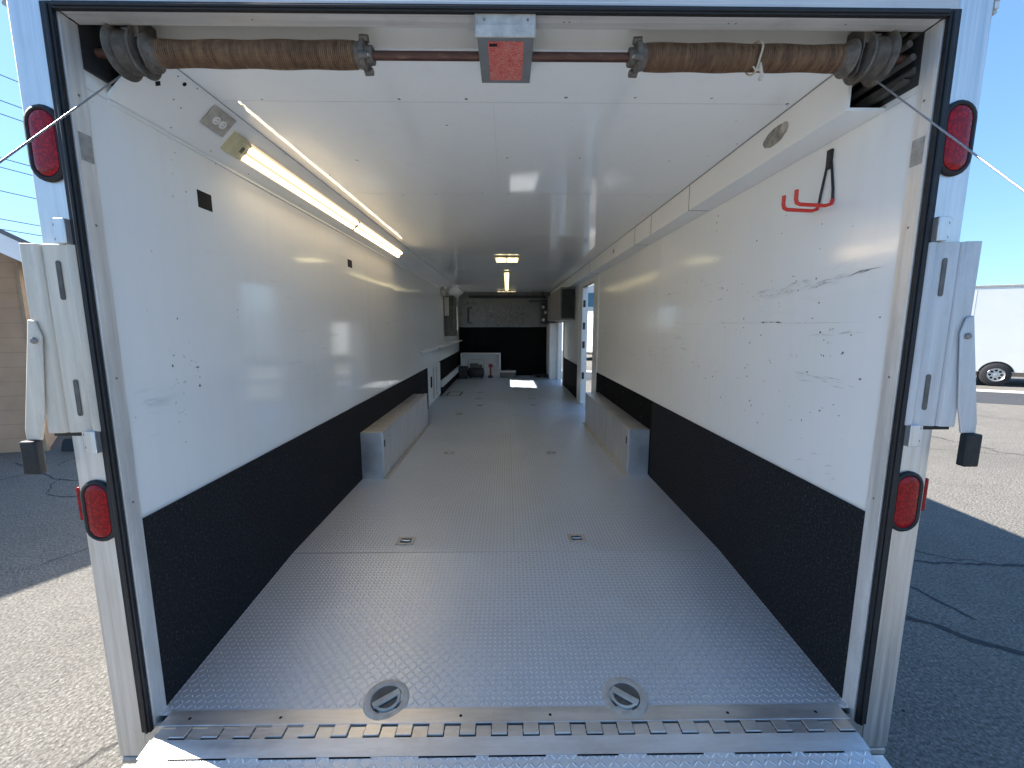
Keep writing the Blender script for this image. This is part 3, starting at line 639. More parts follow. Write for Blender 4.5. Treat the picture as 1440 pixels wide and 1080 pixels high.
b_ = nb(M['cast']); b_.lathe([(0, 0.034), (0.02, 0.036), (0.03, 0.048), (0.036, 0.048), (0.036, 0.015)], (0.98, *AX), (1, 0, 0), 20); part(b_, 'anchor_cone')
def bracket(x, s):
    b_ = nb(M['cast']); b_.prism([(0.058, 2.628), (0.058, 2.56), (0.075, 2.50), (0.105, 2.495), (0.150, 2.53), (0.16, 2.59), (0.124, 2.628)], 'x', x, x+s*0.004)
    b_.box(*sorted((x+s*0.0042, x+s*0.02)), 0.0605, 0.0635, 2.57, 2.628)
    return part(b_, 'end_bearing_bracket', bevel=0.001)
bracket(-1.038, -1); bracket(1.030, 1)
def drum(x0, s):
    b_ = nb(M['cast']); pr = [(0, 0.016), (0, 0.060), (0.004, 0.064), (0.008, 0.060)]
    for k in range(7): pr += [(0.010+k*0.007, 0.054), (0.0135+k*0.007, 0.050)]
    pr += [(0.060, 0.064), (0.064, 0.068), (0.069, 0.066), (0.070, 0.060), (0.060, 0.030), (0.060, 0.016)]
    b_.lathe(pr, (x0, *AX), (s, 0, 0), 36); return part(b_, 'cable_drum')
drum(-1.052, -1); drum(1.046, 1)
def cable(s, x0):
    b_ = nb(M['wire']); a = Vector((x0, 0.075, 2.475)); e = Vector((s*1.215, -2.2, 0.06)); pts = [a.lerp(e, k/40) - Vector((0, 0, 0.015*math.sin(math.pi*k/40))) for k in range(41)]
    b_.tube(pts, 0.0022, 8); b_.use(M['galv']); c_ = a.lerp(e, 0.185 if s > 0 else 0.6); d = (e-a).normalized()
    b_.tube([c_-d*0.008, c_+d*0.008], 0.0042, 8)
    return part(b_, 'lift_cable')
cable(-1, -1.115); cable(1, 1.093)

# -- operator box with sticker
b_ = nb(M['grey_paint']); b_.box(-0.080, 0.075, 0.0, 0.215, 2.536, 2.580)
ob = part(b_, 'centre_bracket_box', label='grey steel box under the header with a worn red sticker', bevel=0.002)
b_ = nb(M['galv']); b_.box(-0.086, 0.079, -0.004, 0.0, 2.536, 2.594); b_.box(-0.083, 0.076, -0.010, -0.0045, 2.533, 2.563); b_.use(M['screw'])
b_.lathe([(0, 0.004), (0.003, 0.003)], (0.058, -0.004, 2.578), (0, -1, 0), 8); b_.lathe([(0, 0.004), (0.003, 0.003)], (-0.06, -0.004, 2.578), (0, -1, 0), 8)
b_.build('mounting_plate', ob, bevel=0.001)
b_ = nb(M['sticker']); b_.box(-0.052, 0.048, 0.014, 0.196, 2.5350, 2.5358)
b_.use(M['black']); b_.box(-0.048, -0.026, 0.022, 0.034, 2.5344, 2.5350)
b_.build('warning_sticker', ob)
for q in ((0.057, 0.10), (0.064, 0.19)):
    b_ = nb(M['screw']); b_.disc((*q, 2.5355), (0, 0, -1), 0.003, 8); b_.build('screw', ob)

# -- oval tail lights and side markers
def stadium(cx, cz, hw, hh, seg=10):
    p = []
    for k in range(seg+1): a = math.pi*k/seg; p.append((cx+hw*math.cos(a), cz+(hh-hw)+hw*math.sin(a)))
    for k in range(seg+1): a = math.pi+math.pi*k/seg; p.append((cx+hw*math.cos(a), cz-(hh-hw)+hw*math.sin(a)))
    return p
def oval_ring(b_, cx, cz, rings):
    """rings [(hw, hh, y)]: skin between stadium loops"""
    prev = None
    for hw, hh, y in rings:
        cur = [b_.bm.verts.new((x, y, z)) for x, z in stadium(cx, cz, hw, hh)]
        if prev:
            n_ = len(cur)
            for i in range(n_):
                f = b_.bm.faces.new((prev[i], prev[(i+1) % n_], cur[(i+1) % n_], cur[i])); f.material_index = b_.cur; f.smooth = True
        prev = cur
    f = b_.bm.faces.new(prev); f.material_index = b_.cur; f.smooth = False
def tail(x, z, lb):
    e = bpy.data.objects.new('tail_light', None)
    b_ = nb(M['rubber']); oval_ring(b_, x, z, [(0.049, 0.101, -0.0005), (0.049, 0.101, -0.006), (0.046, 0.098, -0.010), (0.040, 0.092, -0.012), (0.036, 0.088, -0.009), (0.035, 0.087, -0.004)])
    o = part(b_, 'tail_light', label=lb)
    b_ = nb(M['lens']); oval_ring(b_, x, z, [(0.0345, 0.0865, -0.0045), (0.034, 0.086, -0.009), (0.030, 0.082, -0.0115), (0.015, 0.066, -0.013)])
    b_.build('lens', o)
tail(-1.277, 2.259, 'upper left oval red tail light in a black rubber ring'); tail(1.274, 2.285, 'upper right oval red tail light in a black rubber ring')
tail(-1.276, 1.186, 'lower left oval red tail light in a black rubber ring'); tail(1.272, 1.203, 'lower right oval red tail light in a black rubber ring')
for s, z in ((-1, 1.205), (1, 1.222)):
    b_ = nb(M['lens']); b_.prism([(0.004, z-0.055), (0.06, z-0.055), (0.06, z+0.055), (0.004, z+0.055)], 'x', s*1.334, s*1.349); part(b_, 'side_marker_light', bevel=0.004)

# -- fold-back door latch plates with handles
def latch(s, zo, lb):
    MA = M['alu_bounce'] if s < 0 else M['alu_latch']
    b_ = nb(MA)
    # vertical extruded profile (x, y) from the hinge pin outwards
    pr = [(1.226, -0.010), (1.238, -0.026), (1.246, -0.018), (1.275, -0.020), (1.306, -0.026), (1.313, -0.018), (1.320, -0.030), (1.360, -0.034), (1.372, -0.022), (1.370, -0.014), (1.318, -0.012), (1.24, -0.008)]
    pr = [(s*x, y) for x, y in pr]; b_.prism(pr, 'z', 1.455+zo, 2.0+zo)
    b_.use(M['mark'])
    o = part(b_, 'latch_bar', label=lb, bevel=0.0015)
    for z, dx in ((1.90+zo, 0.0), (1.56+zo, 0.0)):
        b_ = nb(M['dark_rail']); b_.prism([(x, zz) for x, zz in stadium(s*(1.273+dx), z, 0.0065, 0.055, 6)], 'y', -0.0225, -0.0195); b_.build('slot', o)
    for z in (2.035+zo, 1.425+zo):
        b_ = nb(M['alu']); b_.box(*sorted((s*1.232, s*1.262)), -0.03, -0.0005, z-0.034, z+0.034); b_.box(*sorted((s*1.262, s*1.292)), -0.008, -0.0005, z-0.036, z+0.036); b_.use(M['screw'])
        for q in (-0.02, 0.02): b_.lathe([(0, 0.006), (0.004, 0.005)], (s*1.279, -0.008, z+q), (0, -1, 0), 8)
        b_.build('hinge_block', o, bevel=0.003)
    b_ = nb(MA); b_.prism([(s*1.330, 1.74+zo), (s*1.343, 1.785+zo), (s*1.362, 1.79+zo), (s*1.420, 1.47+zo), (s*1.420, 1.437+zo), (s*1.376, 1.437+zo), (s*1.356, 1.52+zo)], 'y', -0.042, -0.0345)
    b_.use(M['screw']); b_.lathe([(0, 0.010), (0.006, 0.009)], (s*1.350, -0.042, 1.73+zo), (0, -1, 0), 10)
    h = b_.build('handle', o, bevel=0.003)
    b_ = nb(M['rubber']); b_.box(*sorted((s*1.383, s*1.429)), -0.056, -0.030, 1.335+zo, 1.4365+zo); b_.build('grip', h, bevel=0.005)
    b_ = nb(M['dark']); b_.box(*sorted((s*1.24, s*1.375)), -0.006, -0.001, 1.44+zo, 1.46+zo); b_.build('backing_shim', o)
latch(-1, -0.012, 'weathered latch bar, cream with painted bounce light, with black grip on the left post')
latch(1, 0.0, 'bluish aluminium latch bar with black grip on the right post')

# -- wheel boxes
def wheel_box(s, y0, y1, lb):
    b_ = nb(M['alu_plate']); b_.box(*sorted((s*1.028, s*1.198)), y0, y1, FZ-0.03, 0.895)
    b_.box(*sorted((s*1.022, s*1.0275)), y0+0.02, y1-0.01, FZ-0.03, 0.885)
    b_.box(*sorted((s*1.018, s*1.06)), y0-0.004, y1, 0.8955, 0.900)
    b_.use(M['galv']); b_.box(*sorted((s*0.985, s*1.0215)), y0+0.01, y1-0.02, FZ+0.0002, FZ+0.004)
    b_.use(M['black']); b_.box(*sorted((s*1.0205, s*1.0222)), y0+0.05, y0+0.075, 0.76, 0.82)
    part(b_, 'wheel_box', label=lb, bevel=0.004)
wheel_box(-1, 2.065, 4.02, 'left aluminium wheel box'); wheel_box(1, 2.14, 4.10, 'right aluminium wheel box')

# -- recessed floor rings
def floor_z(y): return 0.432 + (FZ-0.432)*min(1, max(0, (y-0.02)/0.91)) if y < 0.93 else FZ
def ring_tie(x, y, ang):
    e = thing('recessed_tie_down_ring', (0, 0, 0), None, None); e.parent = T; z = floor_z(y); sl_ = math.atan((FZ-0.432)/0.91)
    e.location = (x, y, z+0.001); e.rotation_euler = (sl_, 0, ang); e['label'] = 'round recessed D-ring anchor at the floor edge'
    b_ = nb(M['galv']); b_.lathe([(0, 0.080), (0.003, 0.079), (0.0045, 0.074), (0.0045, 0.060), (0.003, 0.055), (0.0015, 0.054)], (0, 0, 0), (0, 0, 1), 36, cap=False); b_.build('flange', e, recalc=True)
    b_ = nb(M['dark_rail']); b_.lathe([(0.0016, 0.0545), (0.0008, 0.048), (0.0005, 0.02), (0.0005, 0.001)], (0, 0, 0), (0, 0, 1), 30, cap=False)
    b_.use(M['cast']); b_.disc((0.0, -0.028, 0.0012), (0, 0, 1), 0.018, 12, 0, (1.3, 0.8)); b_.build('cup', e)
    b_ = nb(M['galv']); b_.box(-0.05, 0.05, -0.012, 0.012, 0.002, 0.010); b_.build('centre_bar', e, bevel=0.003)
    b_ = nb(M['galv']); b_.tube([(0.043*math.cos(a), 0.043*math.sin(a), 0.006) for a in [math.pi*k/14+0.0 for k in range(-14, 1)]], 0.0048, 8); b_.build('ring', e)
ring_tie(-0.432, 0.068, math.radians(38)); ring_tie(0.421, 0.069, math.radians(-38))
def tie_plate(x, y, sx_, sy_):
    b_ = nb(M['galv']); z = FZ+0.001
    b_.box(x-sx_, x+sx_, y-sy_, y-sy_*0.55, z, z+0.003); b_.box(x-sx_, x+sx_, y+sy_*0.55, y+sy_, z, z+0.003)
    b_.box(x-sx_, x-sx_*0.6, y-sy_*0.55, y+sy_*0.55, z, z+0.003); b_.box(x+sx_*0.6, x+sx_, y-sy_*0.55, y+sy_*0.55, z, z+0.003)
    b_.use(M['black']); b_.box(x-sx_*0.6, x+sx_*0.6, y-sy_*0.55, y+sy_*0.55, z, z+0.0008)
    o = part(b_, 'tie_down_plate'); b_ = nb(M['rim']); b_.tube([(x-sx_*0.5, y-0.005, z+0.006), (x, y-0.012, z+0.007), (x+sx_*0.5, y-0.005, z+0.006)], 0.005, 8); b_.build('ring', o)
for x, y in ((-0.598, 1.059), (0.415, 1.08), (-0.577, 2.777), (0.439, 2.764), (-0.694, 4.64), (-0.433, 5.287), (0.419, 5.276), (-0.508, 5.874), (0.419, 5.863), (-0.515, 6.572)): tie_plate(x, y, 0.052, 0.045 if y < 3 else 0.06)
b_ = nb(M['seam'])
for q in ((-1.12, -0.84, 6.2, 6.24), (-1.12, -0.84, 6.62, 6.66), (-1.12, -1.08, 6.24, 6.62), (-0.88, -0.84, 6.24, 6.62)): b_.box(*q, FZ+0.0005, FZ+0.003)
part(b_, 'floor_hatch')

# -- lamps
def fixture_cove():
    a = Vector((1, 0, 1)).normalized(); n_ = Vector((1, 0, -1)).normalized()
    c0 = Vector((-1.138, 0, 2.512))
    def pf(u, h): p = c0 + a*u + n_*h; return (p.x, p.z)
    b_ = nb(M['yellowed']); b_.prism([pf(-0.044, 0.0), pf(-0.046, 0.012), pf(-0.038, 0.03), pf(0.038, 0.03), pf(0.046, 0.012), pf(0.044, 0.0)], 'y', 0.575, 0.668)
    b_.use(M['black']); p = [c0 + a*u + n_*0.0306 for u in (-0.012, 0.016)]
    for k in range(4): b_.face([p[0]+Vector((0, 0.625+k*0.005, 0)), p[1]+Vector((0, 0.625+k*0.005, 0)), p[1]+Vector((0, 0.628+k*0.005, 0)), p[0]+Vector((0, 0.628+k*0.005, 0))])
    o = part(b_, 'strip_light', label='lit double tube strip light on the left cove', bevel=0.003)
    for y in (1.962, 3.262):
        b_ = nb(M['yellowed']); b_.prism([pf(-0.044, 0.0), pf(-0.044, 0.02), pf(-0.034, 0.034), pf(0.034, 0.034), pf(0.044, 0.02), pf(0.044, 0.0)], 'y', y, y+0.028); b_.build('end_cap', o)
    for y0, y1 in ((0.669, 1.960), (1.992, 3.260)):
        b_ = nb(M['glow']); b_.prism([pf(-0.042, 0.0), pf(-0.042, 0.020), pf(-0.030, 0.034), pf(0.030, 0.034), pf(0.042, 0.020), pf(0.042, 0.0)], 'y', y0, y1); b_.build('diffuser', o, bevel=0.004)
    b_ = nb(M['white']); b_.prism([pf(-0.050, -0.002), pf(-0.050, 0.004), pf(0.050, 0.004), pf(0.050, -0.002)], 'y', 0.60, 3.30); b_.build('backplate', o)
fixture_cove()
# duplex outlet on the cove
a = Vector((1, 0, 1)).normalized(); n_ = Vector((1, 0, -1)).normalized()
b_ = nb(M['galv']); c0 = Vector((-1.105, 0, 2.5352)) + n_*0.001
def pc(u, h): p = c0 + a*u + n_*h; return (p.x, p.z)
b_.prism([pc(-0.043, 0), pc(-0.043, 0.004), pc(0.043, 0.004), pc(0.043, 0)], 'y', 0.418, 0.54)
o = part(b_, 'power_outlet', label='grey steel duplex outlet plate', bevel=0.002)
for y in (0.462, 0.498):
    b_ = nb(M['plug']); cc = Vector((c0.x, y, c0.z)) + n_*0.0041; b_.lathe([(0, 0.0168), (0.0025, 0.0168), (0.003, 0.015)], cc, n_, 16)
    b_.use(M['black'])
    for du in (-0.006, 0.006):
        q = cc + n_*0.0034 + a*du; b_.face([q+Vector((0, -0.004, 0))-a*0.001, q+Vector((0, 0.004, 0))-a*0.001, q+Vector((0, 0.004, 0))+a*0.001, q+Vector((0, -0.004, 0))+a*0.001])
    b_.build('socket', o)
def ceil_light(x0, x1, y0, y1, m, h=0.03, name='ceiling_light'):
    b_ = nb(M['beige']); b_.box(x0-0.02, x1+0.02, y0-0.03, y1+0.03, CZ-0.014, CZ-0.0008); o = part(b_, name, bevel=0.003)
    b_ = nb(m); b_.box(x0, x1, y0, y1, CZ-h, CZ-0.0142); b_.build('diffuser', o, bevel=0.004)
ceil_light(-0.135, -0.005, 3.93, 4.2, M['glow2']); ceil_light(0.005, 0.135, 3.93, 4.2, M['glow2'])
ceil_light(-0.04, 0.03, 5.35, 6.7, M['glow2']); ceil_light(-0.04, 0.03, 6.85, 8.4, M['glow2']); ceil_light(-0.23, 0.21, 8.75, 8.9, M['glow3'])

# -- side door, hatch, window
b_ = nb(M['white'])
b_.box(1.196, 1.286, 4.30, 4.579, FZ, 2.437); b_.box(1.196, 1.286, 5.451, 5.80, FZ, 2.437); b_.box(1.196, 1.286, 4.5795, 5.4505, 2.362, 2.437)
b_.use(M['black_steel']); b_.box(1.197, 1.24, 4.5795, 5.4505, 2.350, 2.3615)
for z in (0.9, 1.4, 1.7, 2.05): b_.box(1.212, 1.25, 5.446, 5.4508, z, z+0.11)
o = part(b_, 'side_door_frame', label='white doorway in the right wall with sunlight outside', bevel=0.003)
b_ = nb(M['alu']); b_.box(1.20, 1.29, 4.58, 5.45, FZ-0.01, FZ+0.006); b_.build('threshold', o)
dl = nb(M['white']); dl.box(1.292, 1.325, 3.72, 4.57, 0.5, 2.33); dl.use(M['galv']); dl.box(1.3255, 1.345, 3.75, 3.90, 1.35, 1.40)
dl.build('door_leaf', T, bevel=0.004)
b_ = nb(M['white']); b_.box(1.19, 1.286, 7.60, 7.658, FZ, 1.86); b_.box(1.19, 1.286, 8.502, 8.56, FZ, 1.86); b_.box(1.19, 1.286, 7.6585, 8.5015, 1.832, 1.86)
part(b_, 'hatch_frame', bevel=0.003)
b_ = nb(M['galv']); b_.box(-1.209, -1.185, 7.66, 7.72, 1.58, 2.28); b_.box(-1.209, -1.185, 8.85, 8.91, 1.58, 2.28); b_.box(-1.209, -1.185, 7.7205, 8.8495, 2.22, 2.28); b_.box(-1.209, -1.185, 7.7205, 8.8495, 1.58, 1.64)
o = part(b_, 'window_frame', label='small open window high in the left wall', bevel=0.002)
b_ = nb(M['dark_rail']); b_.box(-1.206, -1.03, 6.85, 7.42, 1.56, 2.33); b_.use(M['galv']); b_.box(-1.20, -1.11, 6.835, 6.849, 1.95, 2.30); part(b_, 'window_hiding_box', bevel=0.006)  # added box, its depth made up to hide the bright window behind
b_ = nb(M['galv']); b_.box(-1.205, -1.15, 6.5, 6.75, 2.30, 2.42); part(b_, 'junction_box', bevel=0.006)
b_ = nb(M['white']); b_.box(-1.206, -1.12, 5.95, LEN-0.05, 1.385, 1.405); b_.box(-1.206, -1.19, 4.62, 5.94, 1.355, 1.40); part(b_, 'wall_ledge', bevel=0.003)
b_ = nb(M['white']); b_.box(-1.2065, -1.185, 5.03, 6.10, 0.555, 1.125)
o = part(b_, 'access_panel', label='white access panel with a black vent low on the left wall', bevel=0.004)
b_ = nb(M['galv'])
b_.box(-1.1845, -1.178, 5.35, 5.45, 0.60, 1.08); b_.box(-1.1845, -1.178, 5.65, 5.70, 0.60, 1.08); b_.use(M['black']); b_.box(-1.1845, -1.182, 5.14, 5.28, 0.80, 0.97)
b_.build('vent', o)
b_ = nb(M['white']); b_.box(-1.2015, -1.16, 6.2, LEN-0.05, 0.66, 0.78); part(b_, 'rub_rail', bevel=0.004)
b_ = nb(M['white']); b_.box(-1.175, -1.15, 6.55, 6.9, 2.44, 2.55); part(b_, 'speaker_housing', bevel=0.006)

# -- far wall
b_ = nb(M['dim']); b_.box(-1.21, 1.21, LEN, LEN+0.05, 1.728, CZ-0.001); b_.use(M['kick2']); b_.box(-1.21, 1.21, LEN-0.004, LEN+0.05, 0.46, 1.7275)
b_.use(M['seam']); 
for x in (-0.93, -0.62, 0.62): b_.box(x, x+0.006, LEN-0.001, LEN+0.001, 1.73, 2.3)
part(b_, 'front_wall', label='dim front wall, black lower half and grey upper half')
b_ = nb(M['foil']); b_.box(-0.50, 0.45, LEN-0.03, LEN-0.0005, 1.735, 2.30); o = part(b_, 'foil_panel', label='crinkled silver panel in the middle of the front wall')
b_ = nb(M['dim']); b_.box(-0.55, 0.50, LEN-0.035, LEN-0.001, 2.3005, 2.35); b_.box(0.4505, 0.50, LEN-0.035, LEN-0.001, 1.735, 2.30); b_.build('frame', o)
b_ = nb(M['dark']); b_.box(-0.95, 0.95, LEN-0.09, LEN-0.001, 2.44, 2.50); part(b_, 'dark_rail')
for x, s in ((-0.97, 1), (0.95, -1)):
    b_ = nb(M['black_steel']); b_.tube([(x+s*0.08, LEN-0.01, 2.20), (x+s*0.08, LEN-0.06, 2.20), (x, LEN-0.06, 2.20), (x, LEN-0.06, 1.83), (x+s*0.08, LEN-0.06, 1.83), (x+s*0.08, LEN-0.01, 1.83)], 0.016, 8); part(b_, 'grab_handle')
b_ = nb(M['dark_rail']); b_.lathe([(0, 0.03), (0.03, 0.03), (0.05, 0.02)], (-0.98, LEN-0.001, 2.31), (0, -1, 0), 12); part(b_, 'wall_fitting')

# ------------------------------------------------------------------ loose things inside
# red hook
H = thing('wall_hook', (1.2094, 0.395, 2.21), 'red-tipped double hook on a black bracket, hanging high on the scuffed right wall', 'hook')
b_ = nb(M['black_steel'])
b_.tube([(-0.004, -0.012, 0.185), (-0.005, -0.040, 0.05), (-0.006, -0.045, 0.0)], [0.004, 0.0045, 0.0045], 8)
b_.tube([(-0.004, -0.006, 0.185), (-0.005, 0.02, 0.05), (-0.006, 0.026, 0.0)], [0.004, 0.0045, 0.0045], 8)
b_.box(-0.010, -0.0005, -0.020, 0.002, 0.13, 0.198); b_.build('bracket', H)
for y in (-0.045, 0.026):
    b_ = nb(M['red']); b_.tube([(-0.006, y, 0.012), (-0.010, y, -0.004), (-0.03, y, -0.010), (-0.125, y, -0.006), (-0.138, y, 0.0), (-0.142, y, 0.014), (-0.142, y, 0.045)], 0.0068, 10); b_.build('prong', H)
# string tied round the right spring
b_ = nb(M['string']); cx = 0.735
b_.tube([(cx+0.003*math.sin(3*a), 0.095+0.040*math.cos(a), 2.545+0.040*math.sin(a)) for a in [2*math.pi*k/20 for k in range(21)]], 0.003, 6)
b_.tube([(cx, 0.06, 2.512), (cx-0.004, 0.052, 2.495), (cx+0.002, 0.05, 2.478), (cx-0.004, 0.05, 2.462)], [0.004, 0.006, 0.004, 0.005], 6)
b_.tube([(cx-0.002, 0.052, 2.492), (cx-0.018, 0.048, 2.486), (cx-0.026, 0.05, 2.498)], 0.0025, 6)
b_.build('tied_string', label='frayed beige string knotted round the right-hand rusty spring', cat='string')
# cabinets front right
H = thing('overhead_cabinet', (1.05, 7.2, 1.86), 'dark taupe cabinet mounted high past the side doorway', 'cabinet')
b_ = nb(M['taupe']); b_.box(-0.10, 0.15, -1.0, 1.3, 0.0, 0.57); b_.build('body', H, bevel=0.006)
for k in range(4):
    b_ = nb(M['taupe']); b_.box(-0.112, -0.101, -0.98+k*0.57, -0.43+k*0.57, 0.02, 0.55); b_.build('door', H, bevel=0.004)
b_ = nb(M['dark']); b_.box(-0.09, 0.14, -1.012, -1.001, 0.03, 0.54); b_.build('end_panel', H, bevel=0.003)
H = thing('base_cabinet', (1.12, 9.0, FZ), 'tall narrow pale cabinet at the front right beyond the doorway', 'cabinet')
b_ = nb(M['pale_cab']); b_.box(-0.11, 0.085, -0.42, 0.30, 0.0, 1.32); b_.build('body', H, bevel=0.006)
b_ = nb(M['pale_cab']); b_.box(-0.121, -0.111, -0.40, 0.28, 0.06, 1.29); b_.build('door', H, bevel=0.004)
b_ = nb(M['galv']); b_.box(-0.135, -0.122, -0.36, -0.34, 0.9, 1.02); b_.build('handle', H, bevel=0.002)
# black gear hung at the far right
H = thing('hanging_tool_rack', (0.92, 8.9, 1.80), 'black rack of gear hanging from the ceiling at the front right corner', 'rack')
b_ = nb(M['black_steel']); b_.box(-0.10, 0.06, -0.1, 0.1, 0.0, 0.50); b_.box(-0.40, 0.05, -0.06, 0.06, 0.515, 0.56); b_.tube([(-0.30, 0, 0.56), (-0.30, 0, 0.78)], 0.008, 8); b_.tube([(-0.05, 0, 0.56), (-0.05, 0, 0.78)], 0.008, 8); b_.build('frame', H, bevel=0.004)
for k, (x, z) in enumerate(((-0.05, 0.1), (0.0, 0.27), (-0.06, 0.4))):
    b_ = nb(M['galv']); b_.lathe([(0, 0.035), (0.04, 0.035), (0.05, 0.02)], (x, -0.101, z), (0, -1, 0), 12); b_.build('reel', H)
# workbench with tools, front left
H = thing('storage_cabinet', (-0.66, 9.08, FZ), 'low white open-front cabinet against the front wall at left', 'cabinet')
b_ = nb(M['white']); b_.box(-0.48, 0.50, 0.16, 0.2, 0.0, 0.585); b_.box(-0.48, -0.455, -0.10, 0.159, 0.0, 0.585); b_.box(0.475, 0.50, -0.10, 0.159, 0.0, 0.585); b_.box(-0.4545, 0.4745, -0.10, 0.159, 0.565, 0.585); b_.build('carcass', H, bevel=0.003)
def tool(name, loc, lb, cat, fn, parts):
    H = thing(name, loc, lb, cat)
    for nm, m_, f_ in parts: b_ = nb(m_); f_(b_); b_.build(nm, H, bevel=0.004)
    return H
tool('air_compressor', (-0.75, 8.78, FZ), 'small black air compressor with a round tank in front of the white cabinet', 'compressor', None, [
    ('tank', M['black_steel'], lambda b: b.lathe([(0, 0.03), (0.02, 0.10), (0.06, 0.12), (0.34, 0.12), (0.38, 0.10), (0.40, 0.03)], (-0.2, 0, 0.14), (1, 0, 0), 20)),
    ('motor', M['dark_rail'], lambda b: (b.box(-0.14, 0.06, -0.07, 0.07, 0.262, 0.36), b.box(0.07, 0.15, -0.05, 0.05, 0.262, 0.33))),
    ('handle', M['galv'], lambda b: b.tube([(-0.19, 0, 0.20), (-0.19, 0, 0.42), (-0.16, 0, 0.45), (0.16, 0, 0.45), (0.19, 0, 0.42), (0.19, 0, 0.20)], 0.011, 8)),
    ('foot', M['rubber'], lambda b: b.box(-0.16, -0.12, -0.08, 0.08, 0.0, 0.04)), ('foot', M['rubber'], lambda b: b.box(0.12, 0.16, -0.08, 0.08, 0.0, 0.04))])
tool('power_drill', (-0.40, 8.84, FZ), 'dark red cordless tool standing upright beside the compressor', 'power tool', None, [
    ('body', M['bluegrey'], lambda b: (b.box(-0.05, 0.05, -0.04, 0.04, 0.26, 0.34), b.box(-0.025, 0.02, -0.03, 0.03, 0.06, 0.259))),
    ('battery', M['black_steel'], lambda b: b.box(-0.06, 0.05, -0.05, 0.05, 0.0, 0.059)),
    ('chuck', M['galv'], lambda b: b.lathe([(0, 0.028), (0.05, 0.024), (0.07, 0.01)], (0.051, 0, 0.30), (1, 0, 0), 12))])
tool('toolbox', (0.02, 8.92, FZ), 'small grey toolbox with a carry handle right of the white cabinet', 'toolbox', None, [
    ('case', M['dark_rail'], lambda b: b.box(-0.19, 0.19, -0.10, 0.10, 0.0, 0.13)),
    ('lid', M['galv'], lambda b: b.box(-0.195, 0.195, -0.105, 0.105, 0.132, 0.165)),
    ('handle', M['black_steel'], lambda b: b.tube([(-0.07, 0, 0.166), (-0.07, 0, 0.20), (0.07, 0, 0.20), (0.07, 0, 0.166)], 0.008, 8))])
tool('hose_coil', (0.86, 8.95, FZ), 'flat coil of black hose on the floor at the front right', 'hose', None, [
    ('coil', M['rubber'], lambda b: b.tube([((0.11+0.0035*k/3)*math.cos(k*0.35), (0.11+0.0035*k/3)*math.sin(k*0.35), 0.016+0.0006*k) for k in range(90)], 0.013, 8)),
    ('fitting', simple('brass_fitting', (0.45, 0.30, 0.10), 0.35, 0.8, 0.1, 30), lambda b: b.lathe([(0, 0.016), (0.05, 0.016), (0.06, 0.01)], (-0.05, -0.20, 0.018), (1, 0, 0), 10))])
tool('storage_crate', (-1.05, 8.75, FZ), 'black ribbed crate in the front left corner under the white rail', 'crate', None, [
    ('body', M['black_steel'], lambda b: (b.box(-0.10, 0.10, -0.14, 0.14, 0.0, 0.26), b.box(-0.108, 0.108, -0.148, 0.148, 0.20, 0.225))),
    ('lid', M['rubber'], lambda b: b.box(-0.11, 0.11, -0.15, 0.15, 0.261, 0.285))])

# ------------------------------------------------------------------ outside, left: tan shop
B = thing('shop_building', (-5.2, 4.6, 0), 'tan lap-sided building with a white-edged gable roof left of the trailer', 'building')
e0 = Vector((-5.305, 3.728, 2.589)); dr = Vector((-0.817, -0.298, 0.494)); back = Vector((-0.66, 0.751, 0)); Rl = 7.5
def loc(p): return Vector(p) - Vector((-5.2, 4.6, 0))
def slab4(b_, p, u, v, n_, th):
    q = [p, p+u, p+u+v, p+v]; A = [b_.bm.verts.new(loc(x)) for x in q]; C_ = [b_.bm.verts.new(loc(x-n_*th)) for x in q]
    fs = [A, C_[::-1]] + [[A[i], C_[i], C_[(i+1) % 4], A[(i+1) % 4]] for i in range(4)]
    for f in fs: ff = b_.bm.faces.new(f); ff.material_index = b_.cur
nr = dr.cross(back).normalized(); nr = nr if nr.z > 0 else -nr
b_ = nb(M['roofing']); slab4(b_, e0 + nr*0.045, dr*Rl, back*10, nr, 0.045)
ridge = e0 + dr*Rl; dl2 = Vector((dr.x, dr.y, -dr.z)); nl = dl2.cross(back).normalized(); nl = nl if nl.z > 0 else -nl
slab4(b_, ridge + nl*0.02, dl2*Rl, back*10, nl, 0.02); b_.build('roof', B)
b_ = nb(M['fascia']); slab4(b_, e0 - nr*0.002 + back*0.003, dr*Rl, back*0.04, nr, 0.19); slab4(b_, e0 - nr*0.002 + back*0.0435, dr*Rl, back*9.9, nr, 0.025)
slab4(b_, e0 - nr*0.028 + back*0.0435, dr*0.04, back*9.9, nr, 0.16)
slab4(b_, ridge - nl*0.002 + back*0.003, dl2*Rl, back*0.04, nl, 0.19); b_.build('fascia', B)
# gable wall
A0 = Vector((-6.55, 4.575, 0)); uu = Vector((-0.93, -0.367, 0)).normalized(); uu = Vector((-0.975, -0.222, 0)).normalized(); ww = 10.2
def roof_h(p):
    # height of underside above plan point p
    d = nr; r_ = e0 - nr*0.03; h1 = r_.z - (d.x*(p.x-r_.x) + d.y*(p.y-r_.y))/d.z
    r2 = ridge - nl*0.03; h2 = r2.z - (nl.x*(p.x-r2.x) + nl.y*(p.y-r2.y))/nl.z
    return min(h1, h2)
b_ = nb(M['siding']); K = 16; cols = []
for k in range(K+1):
    p = A0 + uu*(ww*k/K); cols.append((p, min(roof_h(p), 8)))
for k in range(K):
    (p, h), (q, h2) = cols[k], cols[k+1]; b_.face([loc(p), loc(q), loc(q+Vector((0, 0, max(0.5, h2)))), loc(p+Vector((0, 0, max(0.5, h))))])
bk = Vector((-0.66, 0.751, 0)).normalized(); p = A0; q = A0 + bk*8.5
b_.face([loc(p), loc(q), loc(q+Vector((0, 0, roof_h(q)))), loc(p+Vector((0, 0, roof_h(p))))]); b_.build('wall', B)
